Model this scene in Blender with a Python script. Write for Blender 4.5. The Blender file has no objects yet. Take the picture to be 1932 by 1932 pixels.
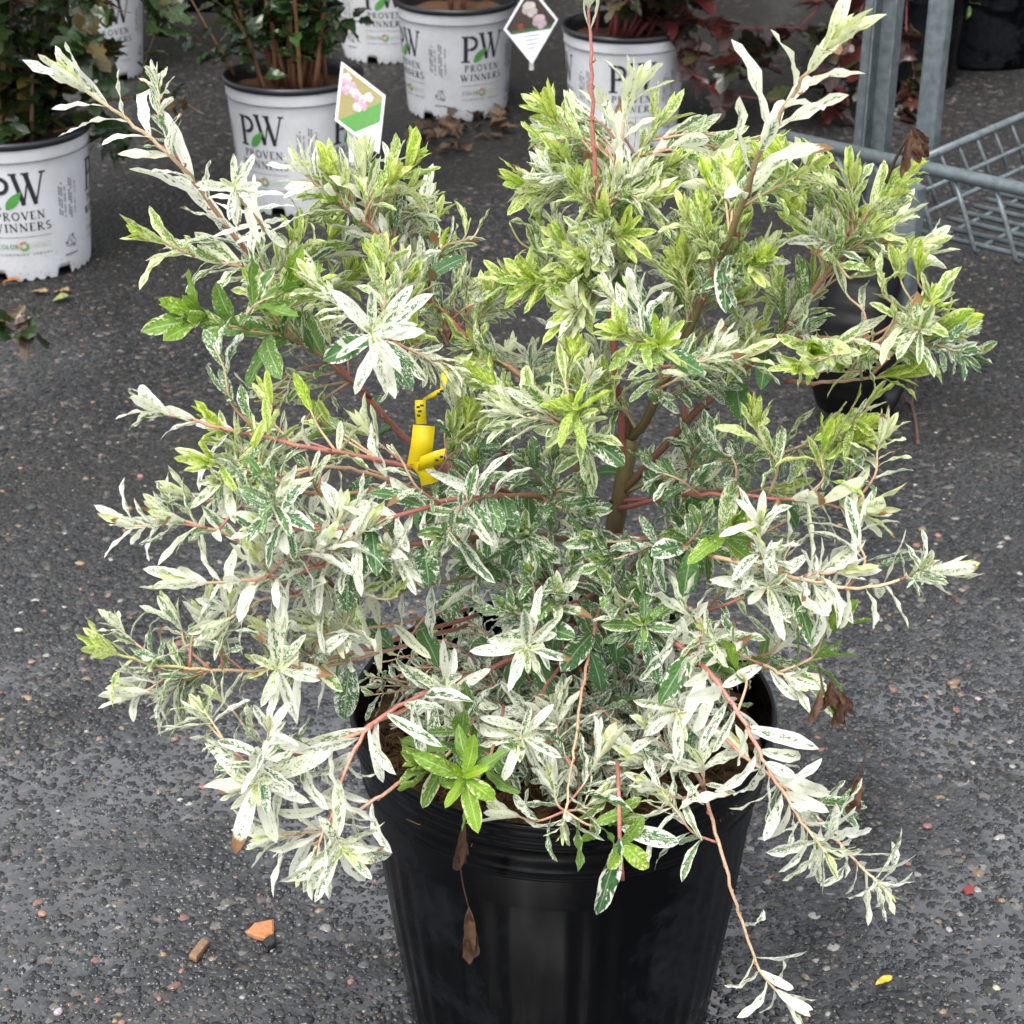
import bpy, math, random
import numpy as np
from mathutils import Vector, Matrix

random.seed(7)
rng = np.random.default_rng(7)
R = math.radians
S = bpy.context.scene
COL = S.collection

# ------------------------------------------------------------------ camera, sky, sun, exposure
CAM_H, PITCH, FPX, HALF = 1.19, R(27.3), 3542.0, 966.0
cam_d = bpy.data.cameras.new("camera")
cam = bpy.data.objects.new("camera", cam_d)
COL.objects.link(cam)
cam.location = (0, 0, CAM_H)
cam.rotation_euler = (R(90) - PITCH, 0, 0)
cam_d.sensor_width = 36
cam_d.lens = 36 * FPX / (2 * HALF)
cam_d.clip_start, cam_d.clip_end = 0.05, 400
cam_d.dof.use_dof = True
cam_d.dof.focus_distance = 1.5
cam_d.dof.aperture_fstop = 20
S.camera = cam

world = bpy.data.worlds.new("World")
S.world = world
world.use_nodes = True
wn, wl = world.node_tree.nodes, world.node_tree.links
bg = wn["Background"]
sky = wn.new("ShaderNodeTexSky")
sky.sky_type = 'NISHITA'
sky.sun_disc = False
SUN_EL, SUN_AZ = R(62), R(205)
sky.sun_elevation, sky.sun_rotation = SUN_EL, SUN_AZ
sky.dust_density, sky.ozone_density, sky.air_density = 3.0, 1.0, 1.0
hsv = wn.new("ShaderNodeHueSaturation")
hsv.inputs["Saturation"].default_value = 0.2
wl.new(sky.outputs[0], hsv.inputs["Color"])
wl.new(hsv.outputs[0], bg.inputs[0])
bg.inputs[1].default_value = 0.15

sun_d = bpy.data.lights.new("sun", 'SUN')
sun_d.energy, sun_d.angle, sun_d.color = 1.1, R(30), (1, 0.98, 0.95)
sun = bpy.data.objects.new("sun", sun_d)
COL.objects.link(sun)
sd = Vector((math.sin(SUN_AZ) * math.cos(SUN_EL), math.cos(SUN_AZ) * math.cos(SUN_EL), math.sin(SUN_EL)))
sun.rotation_euler = sd.to_track_quat('Z', 'Y').to_euler()
sun.location = sd * 20

S.view_settings.view_transform = 'Standard'
S.view_settings.look = 'None'
S.view_settings.gamma = 1
S.view_settings.use_curve_mapping = False
S.view_settings.exposure = 1.55
S.render.engine = 'CYCLES'

# ------------------------------------------------------------------ helpers
SP, CP = math.sin(PITCH), math.cos(PITCH)
def ray(u, v):
    x, y = (u - HALF) / FPX, (HALF - v) / FPX
    return np.array([x, CP + y * SP, -SP + y * CP])
def at_y(u, v, Y):
    d = ray(u, v); return d * (Y / d[1]) + np.array([0, 0, CAM_H])
def at_z(u, v, Z=0.0):
    d = ray(u, v); return d * ((Z - CAM_H) / d[2]) + np.array([0, 0, CAM_H])
def project(P):
    P = np.asarray(P); q = P - np.array([0, 0, CAM_H])
    dep = q[..., 1] * CP - q[..., 2] * SP
    yy = (q[..., 1] * SP + q[..., 2] * CP) / dep
    return HALF + q[..., 0] / dep * FPX, HALF - yy * FPX, dep
def unit(v):
    v = np.asarray(v, float); n = np.linalg.norm(v)
    return v / n if n > 1e-12 else np.array([0, 0, 1.0])

def tag(o, label=None, cat=None, group=None, kind=None):
    for k, val in (("label", label), ("category", cat), ("group", group), ("kind", kind)):
        if val: o[k] = val
    return o
def empty(name, loc, label=None, cat=None, group=None):
    o = bpy.data.objects.new(name, None)
    COL.objects.link(o); o.location = loc; o.empty_display_size = 0.05
    return tag(o, label, cat, group)
def mesh(name, V, F, mat, tint=None, lc=None, smooth=True):
    me = bpy.data.meshes.new(name)
    me.from_pydata(np.asarray(V, float).tolist(), [], [tuple(int(i) for i in f) for f in F])
    if mat is not None: me.materials.append(mat)
    if tint is not None:
        a = me.attributes.new("tint", 'FLOAT_COLOR', 'POINT')
        a.data.foreach_set("color", np.asarray(tint, np.float32).ravel())
    if lc is not None:
        a = me.attributes.new("lc", 'FLOAT_VECTOR', 'POINT')
        a.data.foreach_set("vector", np.asarray(lc, np.float32).ravel())
    if smooth: me.polygons.foreach_set("use_smooth", [True] * len(me.polygons))
    me.update()
    return me
def obj(name, me, parent=None, kind=None):
    o = bpy.data.objects.new(name, me)
    COL.objects.link(o)
    if parent is not None:
        o.parent = parent
        o.matrix_parent_inverse = Matrix.Translation(-Vector(parent.location)) if parent.type == 'EMPTY' and parent.parent is None else Matrix()
    if kind: o["kind"] = kind
    return o

class MB:
    def __init__(s): s.V, s.F, s.T, s.L, s.n = [], [], [], [], 0
    def add(s, V, F, tint=None, lc=None):
        V = np.asarray(V, float).reshape(-1, 3)
        s.F += [tuple(i + s.n for i in f) for f in F]
        s.V.append(V); s.n += len(V)
        t = np.array([1, 1, 1, 1.0]) if tint is None else np.asarray(tint, float)
        s.T.append(np.broadcast_to(t, (len(V), 4)))
        s.L.append(np.zeros((len(V), 3)) if lc is None else np.asarray(lc, float))
    def box(s, c, size, rotz=0.0, tint=None):
        c = np.asarray(c, float); h = np.asarray(size, float) / 2
        V = np.array([[x, y, z] for x in (-1, 1) for y in (-1, 1) for z in (-1, 1)]) * h
        ca, sa = math.cos(rotz), math.sin(rotz)
        V = np.c_[V[:, 0] * ca - V[:, 1] * sa, V[:, 0] * sa + V[:, 1] * ca, V[:, 2]] + c
        s.add(V, [(0, 1, 3, 2), (4, 6, 7, 5), (0, 4, 5, 1), (2, 3, 7, 6), (0, 2, 6, 4), (1, 5, 7, 3)], tint)
    def tube(s, pts, rad, n=6, tints=None, lcs=None):
        pts = np.asarray(pts, float); k = len(pts)
        rad = np.broadcast_to(np.asarray(rad, float), (k,))
        tan = np.gradient(pts, axis=0); V, T, L = [], [], []
        ref = unit(np.cross(unit(tan[0]), [0.31, 0.55, 0.77]))
        for i in range(k):
            t = unit(tan[i]); ref = unit(ref - t * np.dot(ref, t)); b = np.cross(t, ref)
            for j in range(n):
                a = 2 * math.pi * j / n
                V.append(pts[i] + rad[i] * (math.cos(a) * ref + math.sin(a) * b))
                if tints is not None: T.append(tints[i])
                L.append((i / (k - 1), j / n, 0))
        F = []
        for i in range(k - 1):
            for j in range(n):
                F.append((i * n + j, i * n + (j + 1) % n, (i + 1) * n + (j + 1) % n, (i + 1) * n + j))
        F.append(tuple(range(n - 1, -1, -1))); F.append(tuple(range((k - 1) * n, k * n)))
        s.add(V, F, T if tints is not None else None, L)
    def mesh(s, name, mat, smooth=True):
        return mesh(name, np.vstack(s.V), s.F, mat, np.vstack(s.T), np.vstack(s.L), smooth)
    def build(s, name, mat, parent=None, smooth=True, kind=None):
        return obj(name, s.mesh(name, mat, smooth), parent, kind)

def catmull(P, per=6):
    P = np.asarray(P, float)
    if len(P) < 3:
        return np.array([P[0] + (P[1] - P[0]) * t for t in np.linspace(0, 1, per + 1)])
    Q = np.vstack([2 * P[0] - P[1], P, 2 * P[-1] - P[-2]]); out = []
    for i in range(1, len(Q) - 2):
        p0, p1, p2, p3 = Q[i - 1], Q[i], Q[i + 1], Q[i + 2]
        for t in np.arange(per) / per:
            out.append(0.5 * (2 * p1 + (p2 - p0) * t + (2 * p0 - 5 * p1 + 4 * p2 - p3) * t * t + (3 * p1 - p0 - 3 * p2 + p3) * t ** 3))
    out.append(P[-1]); return np.array(out)
def lathe(mb, prof, c, n=64, tint=None, rib=None):
    c = np.asarray(c, float); V, F = [], []
    for (r, z) in prof:
        for j in range(n):
            a = 2 * math.pi * j / n
            rr = r + (rib(a, z) if rib else 0)
            V.append(c + np.array([rr * math.cos(a), rr * math.sin(a), z]))
    for i in range(len(prof) - 1):
        for j in range(n):
            F.append((i * n + j, i * n + (j + 1) % n, (i + 1) * n + (j + 1) % n, (i + 1) * n + j))
    mb.add(V, F, tint)

# ------------------------------------------------------------------ materials
def mat(name, base=(0.5, 0.5, 0.5), rough=0.5, spec=0.5, metal=0.0):
    m = bpy.data.materials.new(name); m.use_nodes = True
    b = m.node_tree.nodes["Principled BSDF"]
    b.inputs["Base Color"].default_value = (*base, 1)
    b.inputs["Roughness"].default_value = rough
    b.inputs["Specular IOR Level"].default_value = spec
    b.inputs["Metallic"].default_value = metal
    return m
class NT:
    def __init__(s, m): s.m, s.n, s.l = m, m.node_tree.nodes, m.node_tree.links; s.b = s.n.get("Principled BSDF")
    def new(s, t, **kw):
        x = s.n.new(t)
        for k, v in kw.items(): setattr(x, k, v)
        return x
    def link(s, a, b): s.l.new(a, b)
    def val(s, sock, v):
        if hasattr(v, "links"): s.l.new(v, sock)
        else: sock.default_value = v
    def math(s, op, a, b=0.0, c=0.0, clamp=False):
        x = s.new("ShaderNodeMath", operation=op, use_clamp=clamp)
        for i, v in enumerate((a, b, c)): s.val(x.inputs[i], v)
        return x.outputs[0]
    def mix(s, f, a, b):
        x = s.new("ShaderNodeMix", data_type='RGBA')
        s.val(x.inputs[0], f)
        for i, v in ((6, a), (7, b)):
            if hasattr(v, "links"): s.l.new(v, x.inputs[i])
            else: x.inputs[i].default_value = (*v, 1)
        return x.outputs[2]
    def noise(s, vec, scale, detail=3, rough=0.5, dist=0.0):
        x = s.new("ShaderNodeTexNoise")
        if vec is not None: s.l.new(vec, x.inputs["Vector"])
        x.inputs["Scale"].default_value = scale; x.inputs["Detail"].default_value = detail
        x.inputs["Roughness"].default_value = rough; x.inputs["Distortion"].default_value = dist
        return x
    def ramp(s, f, stops):
        x = s.new("ShaderNodeValToRGB"); s.link(f, x.inputs[0])
        e = x.color_ramp.elements
        while len(e) < len(stops): e.new(0.5)
        for el, (p, c) in zip(e, stops): el.position = p; el.color = (*c, 1) if len(c) == 3 else c
        return x.outputs[0]
    def mapr(s, f, a, b, c=0.0, d=1.0):
        x = s.new("ShaderNodeMapRange"); s.link(f, x.inputs[0])
        for i, v in enumerate((a, b, c, d)): x.inputs[i + 1].default_value = v
        return x.outputs[0]
    def attr(s, name):
        return s.new("ShaderNodeAttribute", attribute_name=name)
    def pos(s): return s.new("ShaderNodeNewGeometry").outputs["Position"]
    def objc(s): return s.new("ShaderNodeTexCoord").outputs["Object"]
    def bump(s, h, strength=0.3, dist=0.002, norm=None):
        x = s.new("ShaderNodeBump"); s.link(h, x.inputs["Height"])
        x.inputs["Strength"].default_value = strength; x.inputs["Distance"].default_value = dist
        if norm is not None: s.link(norm, x.inputs["Normal"])
        return x.outputs[0]

# asphalt: dark binder with stones, wet
def make_asphalt():
    m = mat("wet_asphalt", rough=0.3); t = NT(m); p = t.pos()
    vo = t.new("ShaderNodeTexVoronoi"); t.link(p, vo.inputs["Vector"]); vo.inputs["Scale"].default_value = 105
    vo2 = t.new("ShaderNodeTexVoronoi"); t.link(p, vo2.inputs["Vector"]); vo2.inputs["Scale"].default_value = 260
    sep = t.new("ShaderNodeSeparateColor"); t.link(vo.outputs["Color"], sep.inputs[0])
    sep2 = t.new("ShaderNodeSeparateColor"); t.link(vo2.outputs["Color"], sep2.inputs[0])
    stone = t.ramp(sep.outputs[0], [(0, (0.0086, 0.0090, 0.0097)), (.45, (0.0173, 0.0176, 0.0187)), (.8, (0.0302, 0.0295, 0.0281)), (.93, (0.0576, 0.0540, 0.0490)), (.965, (0.1440, 0.0828, 0.0612)), (1, (0.2160, 0.2016, 0.1872))])
    fine = t.ramp(sep2.outputs[1], [(0, (0.0079, 0.0083, 0.0090)), (.6, (0.0173, 0.0173, 0.0180)), (.92, (0.0396, 0.0389, 0.0374)), (1, (0.1728, 0.1656, 0.1584))])
    c = t.mix(0.45, stone, fine)
    big = t.noise(p, 1.6, 4)
    c2 = t.mix(t.mapr(big.outputs[0], .35, .62, 0, .7), c, (.020, .0185, .0165))
    t.link(c2, t.b.inputs["Base Color"])
    wet = t.noise(p, 2.3, 4, .6)
    wf = t.mapr(wet.outputs[0], .36, .54)
    sx = t.new("ShaderNodeSeparateXYZ"); t.link(p, sx.inputs[0])
    n3 = t.noise(p, 1.1, 3)
    yy = t.math('ADD', sx.outputs[1], t.math('MULTIPLY', t.math('SUBTRACT', n3.outputs[0], .5), 1.6))
    wf = t.math('MULTIPLY', wf, t.mapr(yy, 1.75, 3.1, 1, .03))
    rr = t.math('ADD', t.math('MULTIPLY', t.math('SUBTRACT', 1.0, wf), .45), .07)
    t.link(t.math('ADD', t.math('MULTIPLY', wf, .85), .12), t.b.inputs["Specular IOR Level"])
    t.link(rr, t.b.inputs["Roughness"])
    h = t.math('ADD', t.math('MULTIPLY', vo.outputs["Distance"], -1.0), t.math('MULTIPLY', vo2.outputs["Distance"], -.5))
    bn = t.new("ShaderNodeBump"); t.link(h, bn.inputs["Height"])
    t.link(t.math('ADD', t.math('MULTIPLY', t.math('SUBTRACT', 1.0, wf), .55), .06), bn.inputs["Strength"])
    bn.inputs["Distance"].default_value = 0.006
    t.link(wf, t.b.inputs['Coat Weight']); t.b.inputs['Coat Roughness'].default_value = .06; t.b.inputs['Coat IOR'].default_value = 1.6
    t.link(bn.outputs[0], t.b.inputs["Normal"])
    rp = t.noise(p, 55, 3, .6); t.link(t.bump(rp.outputs[0], .16, .006), t.b.inputs['Coat Normal'])
    return m
M_ASPH = make_asphalt()
def make_stone():
    m = mat("aggregate_stone", rough=.16, spec=.6); t = NT(m); a = t.attr("tint")
    n = t.noise(t.pos(), 420, 3)
    c = t.mix(t.mapr(n.outputs[0], .35, .75, 0, .5), a.outputs["Color"], (.03, .03, .032))
    t.link(c, t.b.inputs["Base Color"])
    sx = t.new("ShaderNodeSeparateXYZ"); t.link(t.pos(), sx.inputs[0])
    t.link(t.mapr(sx.outputs[1], 1.6, 2.6, .2, .6), t.b.inputs["Roughness"])
    t.link(t.mapr(sx.outputs[1], 1.6, 2.6, .4, .06), t.b.inputs["Specular IOR Level"])
    t.link(t.bump(n.outputs[0], .35, .0015), t.b.inputs["Normal"])
    return m
M_STONE = make_stone()

def make_willow_leaf():
    m = mat("variegated_leaf", rough=.42, spec=.35); t = NT(m)
    lc, ti = t.attr("lc"), t.attr("tint")
    s3 = t.new("ShaderNodeSeparateXYZ"); t.link(lc.outputs["Vector"], s3.inputs[0])
    sc = t.new("ShaderNodeSeparateColor"); t.link(ti.outputs["Color"], sc.inputs[0])
    seed = ti.outputs["Alpha"]
    absS = t.math('ABSOLUTE', s3.outputs[0])
    v = t.new("ShaderNodeCombineXYZ")
    # coordinates sheared along the side veins, so the flecks run outwards and forwards
    t.link(t.math('MULTIPLY', s3.outputs[0], 1.25), v.inputs[0])
    t.link(t.math('SUBTRACT', t.math('MULTIPLY', s3.outputs[1], 6.6), t.math('MULTIPLY', absS, .8)), v.inputs[1])
    t.link(t.math('MULTIPLY', seed, 53.0), v.inputs[2])
    vs = t.new('ShaderNodeVectorMath', operation='SCALE'); t.link(v.outputs[0], vs.inputs[0])
    t.link(t.math('ADD', .45, t.math('MULTIPLY', t.math('FRACT', t.math('MULTIPLY', seed, 13.7)), 1.1)), vs.inputs['Scale'])
    n1 = t.noise(vs.outputs[0], 1.6, 4, .62, .4)
    n2 = t.noise(vs.outputs[0], 5.0, 2, .5)
    f = t.math('ADD', t.math('MULTIPLY', n1.outputs[0], .55), t.math('MULTIPLY', n2.outputs[0], .45))
    # whiter towards the margin (each leaf by its own amount); threshold from whiteness
    mg = t.math('MULTIPLY', t.math('FRACT', t.math('MULTIPLY', seed, 7.3)), -.30)
    th = t.math('SUBTRACT', t.math('ADD', .70, t.math('MULTIPLY', t.math('SUBTRACT', absS, .45), mg)), t.math('MULTIPLY', sc.outputs[0], .34))
    d = t.math('SUBTRACT', f, th)
    isw = t.mapr(d, -.022, .02)
    greenn = t.mix(t.mapr(n2.outputs[0], .35, .65), (.035, .115, .034), (.10, .21, .08))
    lime_g = t.mix(t.mapr(n2.outputs[0], .35, .65), (.17, .34, .012), (.36, .50, .03))
    green = t.mix(sc.outputs[1], greenn, lime_g)
    white = t.mix(sc.outputs[1], (.83, .83, .73), (.60, .66, .16))
    col = t.mix(isw, green, white)
    halo = t.math('MULTIPLY', t.mapr(d, .07, .0, 0, .35), isw)
    col = t.mix(halo, col, t.mix(sc.outputs[1], (.34, .46, .30), (.36, .5, .08)))
    # pale midrib
    rib = t.mapr(absS, .03, .09, .5, 0)
    col = t.mix(rib, col, t.mix(sc.outputs[1], (.55, .62, .45), (.45, .52, .12)))
    # brown scorched tip
    bt = t.math('ADD', t.math('ADD', s3.outputs[1], t.math('MULTIPLY', n1.outputs[0], .25)), t.math('MULTIPLY', absS, .1))
    br = t.math('MULTIPLY', t.mapr(t.math('SUBTRACT', t.math('ADD', bt, sc.outputs[2]), 1.18), -.03, .04), t.math('GREATER_THAN', sc.outputs[2], .02))
    col = t.mix(br, col, t.mix(n2.outputs[0], (.12, .05, .02), (.42, .24, .12)))
    t.link(col, t.b.inputs["Base Color"])
    vein = t.new("ShaderNodeTexWave"); vein.bands_direction = 'Y'
    t.link(v.outputs[0], vein.inputs["Vector"]); vein.inputs["Scale"].default_value = 1.5; vein.inputs["Distortion"].default_value = 1
    hh = t.math('ADD', vein.outputs["Fac"], t.math('MULTIPLY', n1.outputs[0], 1.2))
    t.link(t.bump(hh, .35, .0008), t.b.inputs["Normal"])
    tr = t.new("ShaderNodeBsdfTranslucent"); t.link(col, tr.inputs[0])
    mx = t.new("ShaderNodeMixShader"); mx.inputs[0].default_value = .40
    t.link(t.b.outputs[0], mx.inputs[1]); t.link(tr.outputs[0], mx.inputs[2])
    t.link(mx.outputs[0], t.n["Material Output"].inputs[0])
    return m
M_WLEAF = make_willow_leaf()

def make_tinted(name, rough=.5, spec=.4, transl=0.0, nscale=150, namt=.35, bump=.2, dark=(.02, .02, .015)):
    m = mat(name, rough=rough, spec=spec); t = NT(m); a = t.attr("tint")
    n = t.noise(t.pos(), nscale, 4)
    c = t.mix(t.mapr(n.outputs[0], .35, .75, 0, namt), a.outputs["Color"], dark)
    t.link(c, t.b.inputs["Base Color"])
    t.link(t.bump(n.outputs[0], bump, .002), t.b.inputs["Normal"])
    if transl:
        tr = t.new("ShaderNodeBsdfTranslucent"); t.link(c, tr.inputs[0])
        mx = t.new("ShaderNodeMixShader"); mx.inputs[0].default_value = transl
        t.link(t.b.outputs[0], mx.inputs[1]); t.link(tr.outputs[0], mx.inputs[2])
        t.link(mx.outputs[0], t.n["Material Output"].inputs[0])
    return m
M_STEM = make_tinted("shrub_stem", .45, .4, 0, 500, .35, .3, (.07, .03, .02))
M_BARK = make_tinted("brown_bark", .7, .3, 0, 220, .5, .5)
M_BLEAF = make_tinted("shrub_leaf", .27, .55, .22, 120, .4, .25)
M_DEAD = make_tinted("dead_leaf", .6, .35, .1, 180, .6, .5, (.03, .015, .008))
M_SOIL = make_tinted("coir_soil", .95, .1, 0, 240, .7, .8)
M_FIBRE = make_tinted("coir_fibre", .85, .2, 0, 300, .3, .2)
M_WOOD = make_tinted("wood_chip", .6, .4, 0, 200, .4, .4, (.05, .02, .01))

def make_black_plastic(name, dust):
    m = mat(name, (.008, .009, .011), .24, .5); t = NT(m); p = t.objc()
    n = t.noise(p, 7, 5, .6, .6); n2 = t.noise(p, 90, 3)
    w = t.math('MULTIPLY', t.mapr(n.outputs[0], .5, .58), t.mapr(n2.outputs[0], .3, .7, .4, 1))
    c = t.mix(t.math('MULTIPLY', w, dust), (.001, .0012, .0018), (.011, .0125, .0155))
    t.link(c, t.b.inputs["Base Color"])
    t.link(t.math('ADD', t.math('MULTIPLY', w, .3), .2), t.b.inputs["Roughness"])
    t.b.inputs['Specular IOR Level'].default_value = .1
    t.link(t.bump(n2.outputs[0], .06, .001), t.b.inputs["Normal"])
    return m
M_POTBLK = make_black_plastic("black_pot_plastic", .8)
M_POTBLK2 = make_black_plastic("dusty_black_plastic", 1.0)
def make_white_plastic():
    m = mat("white_pot_plastic", (.7, .72, .75), .42, .45); t = NT(m); p = t.objc()
    n = t.noise(p, 9, 5, .65); n2 = t.noise(p, 160, 3, .7)
    sx = t.new("ShaderNodeSeparateXYZ"); t.link(p, sx.inputs[0])
    low = t.mapr(sx.outputs[2], .0, .07, .5, 0)
    sp = t.math('MULTIPLY', t.math('GREATER_THAN', n2.outputs[0], .6), t.math('ADD', low, .08))
    c = t.mix(t.math('MULTIPLY', t.mapr(n.outputs[0], .42, .72), .6), (.50, .515, .54), (.36, .35, .33))
    c = t.mix(sp, c, (.2, .18, .15))
    t.link(c, t.b.inputs["Base Color"])
    return m
M_POTWHT = make_white_plastic()
M_POTIN = mat("black_pot_inside", (.012, .013, .016), .4)
M_INK = mat("black_print", (.012, .012, .014), .5)
M_INKG = mat("grey_print", (.10, .10, .11), .5)
M_LEAFINK = make_tinted("green_leaf_print", .45, .4, 0, 60, .3, 0, (.02, .09, .02))
M_PRINT = make_tinted("colour_print", .35, .5, 0, 260, .25, 0, (.05, .04, .03))
M_CARD = mat("white_card", (.78, .8, .82), .4)
def make_galv():
    m = mat("galvanised_steel", (.3, .34, .36), .42, .4, .3); t = NT(m); p = t.pos()
    n = t.noise(p, 60, 5, .6); n2 = t.noise(p, 9, 4)
    c = t.mix(t.mapr(n.outputs[0], .35, .7), (.07, .088, .094), (.135, .156, .165))
    c = t.mix(t.mapr(n2.outputs[0], .5, .75, 0, .5), c, (.13, .16, .17))
    t.link(c, t.b.inputs["Base Color"])
    t.link(t.mapr(n2.outputs[0], .3, .7, .3, .55), t.b.inputs["Roughness"])
    t.link(t.bump(n.outputs[0], .12, .001), t.b.inputs["Normal"])
    return m
M_GALV = make_galv()
M_RUBBER = mat("black_rubber", (.003, .003, .0035), .45, .12)
M_TAPE = mat("yellow_tape", (.78, .62, .01), .35)
def _tape():
    t = NT(M_TAPE)
    tr = t.new("ShaderNodeBsdfTranslucent"); tr.inputs[0].default_value = (.8, .62, .01, 1)
    mx = t.new("ShaderNodeMixShader"); mx.inputs[0].default_value = .3
    t.link(t.b.outputs[0], mx.inputs[1]); t.link(tr.outputs[0], mx.inputs[2])
    t.link(mx.outputs[0], t.n["Material Output"].inputs[0])
_tape()

# ------------------------------------------------------------------ ground
POT_C = np.array([0.0427, 1.3265, 0.0])
POT_H, POT_R = 0.328, 0.180
g = MB()
xs = [-60, -20, -6, -3, 0, 3, 6, 20, 60]
ys = [-40, -10, -2, 0, 2, 4, 6, 10, 25, 60, 120]
V = [(x, y, 0) for y in ys for x in xs]
F = [(j * len(xs) + i, j * len(xs) + i + 1, (j + 1) * len(xs) + i + 1, (j + 1) * len(xs) + i) for j in range(len(ys) - 1) for i in range(len(xs) - 1)]
g.add(V, F)
ground = g.build("asphalt_ground", M_ASPH, None, False, "structure")

def ico(sub):
    import bmesh
    bm = bmesh.new(); bmesh.ops.create_icosphere(bm, subdivisions=sub, radius=1)
    v = np.array([x.co[:] for x in bm.verts]); f = np.array([[q.index for q in x.verts] for x in bm.faces]); bm.free()
    return v, f
def smooth_noise(x, y):
    return (np.sin(x * 7.1 + 1.3) * np.cos(y * 6.3 + .4) + .6 * np.sin(x * 15.7 - y * 11.9 + 2.1) + .4 * np.cos(x * 27 + y * 31 + .7)) / 2
def tri_mesh(name, V, F, tint, m):
    me = bpy.data.meshes.new(name)
    me.vertices.add(len(V)); me.vertices.foreach_set("co", V.astype(np.float32).ravel())
    me.loops.add(F.size); me.loops.foreach_set("vertex_index", F.astype(np.int32).ravel())
    me.polygons.add(len(F)); me.polygons.foreach_set("loop_start", np.arange(0, F.size, 3, dtype=np.int32))
    me.polygons.foreach_set("use_smooth", np.ones(len(F), bool))
    me.materials.append(m); me.update(calc_edges=True)
    a = me.attributes.new("tint", 'FLOAT_COLOR', 'POINT'); a.data.foreach_set("color", tint.astype(np.float32).ravel())
    return me
PAL = np.array([[.020, .021, .023], [.032, .033, .036], [.05, .05, .05], [.045, .047, .05], [.07, .064, .055], [.10, .10, .10], [.035, .045, .042], [.15, .14, .12], [.34, .32, .29], [.3, .15, .11], [.28, .19, .11]])
PW_ = np.array([.2, .22, .18, .12, .09, .06, .05, .03, .010, .006, .006])
def pebbles(N, x0, x1, y0, y1, r0, r1, sub):
    v, f = ico(sub)
    x = rng.uniform(x0, x1, N); y = rng.uniform(y0, y1, N)
    keep = (np.abs(x) < .28 + y * .28 + .1)
    x, y = x[keep], y[keep]; N = len(x)
    r = r0 * (r1 / r0) ** (rng.random(N) ** 1.8)
    ax = rng.uniform(.6, 1.0, N); az = rng.uniform(.26, .5, N); an = rng.uniform(0, 2 * np.pi, N)
    P = v[None] * (1 + rng.normal(0, .12, (N, len(v), 1)))
    px, py, pz = P[..., 0] * r[:, None], P[..., 1] * (r * ax)[:, None], P[..., 2] * (r * az)[:, None]
    X = px * np.cos(an)[:, None] - py * np.sin(an)[:, None] + x[:, None]
    Y = px * np.sin(an)[:, None] + py * np.cos(an)[:, None] + y[:, None]
    sink = .15 + .35 * smooth_noise(x, y)
    Z = pz - (r * az * (.18 + np.clip(sink, -.15, .45)))[:, None]
    VV = np.stack([X, Y, Z], -1).reshape(-1, 3)
    FF = (f[None] + (np.arange(N) * len(v))[:, None, None]).reshape(-1, 3)
    ci = rng.choice(len(PAL), N, p=PW_ / PW_.sum())
    c = PAL[ci] * np.where(ci < 8, .66, .72)[:, None] * rng.uniform(.75, 1.25, (N, 1))
    tint = np.concatenate([np.repeat(c, len(v), 0), np.ones((N * len(v), 1))], 1)
    return VV, FF, tint
parts = [pebbles(38000, -.95, .95, 1.05, 2.1, .0030, .0062, 1), pebbles(30000, -1.1, 1.1, 2.1, 3.4, .0030, .0060, 1), pebbles(8000, -.95, .95, 1.05, 2.3, .0055, .0085, 2), pebbles(9000, -1.0, 1.0, 1.05, 2.4, .0012, .0022, 1)]
off = 0; VV, FF, TT = [], [], []
for a, b, c in parts:
    VV.append(a); FF.append(b + off); TT.append(c); off += len(a)
me = tri_mesh("asphalt_gravel", np.vstack(VV), np.vstack(FF), np.vstack(TT), M_STONE)
obj("asphalt_gravel", me, ground, "stuff")

# single stones one can pick out in the wet surface (1932-px places)
STN = [(330, 640, 9, 0), (55, 1508, 11, 2), (140, 1440, 8, 3), (300, 1495, 10, 3), (340, 1510, 8, 0), (80, 1725, 12, 1), (60, 1810, 14, 2), (230, 1990 - 60, 10, 1),
       (225, 1975 - 60, 9, 3), (265, 1990 - 50, 12, 3), (110, 1980 - 70, 13, 0), (300, 1885, 8, 1), (45, 1790, 11, 2), (1375, 1915 - 60, 10, 3),
       (1520, 1845, 12, 3), (1750, 1560, 11, 1), (1740, 1425, 9, 3), (1712, 1630, 9, 1), (1790, 1755, 10, 0), (1770, 1740, 9, 3), (1880, 1865, 10, 0),
       (1835, 1440, 8, 0), (1660, 1820, 9, 2), (1700, 1905, 12, 2), (1890, 1700, 9, 1), (1845, 1320, 8, 0), (1740, 960 + 40, 10, 3), (1770, 1012, 9, 1),
       (1800, 1290, 17, 3), (1750, 1265, 12, 2), (1605, 970, 8, 1), (1655, 958, 9, 3), (60, 960, 14, 2), (265, 900, 9, 1), (245, 960, 8, 1), (215, 975, 8, 1),
       (35, 1190, 10, 0), (60, 1250, 9, 1), (190, 860, 7, 3), (205, 1125, 9, 1), (225, 1190, 8, 1), (380, 1130, 9, 2), (330, 1395, 9, 1), (230, 1375, 9, 3)]
SCOL = [(.36, .34, .31), (.24, .135, .10), (.05, .053, .056), (.18, .145, .11)]
sv, sf = ico(2)
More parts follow.
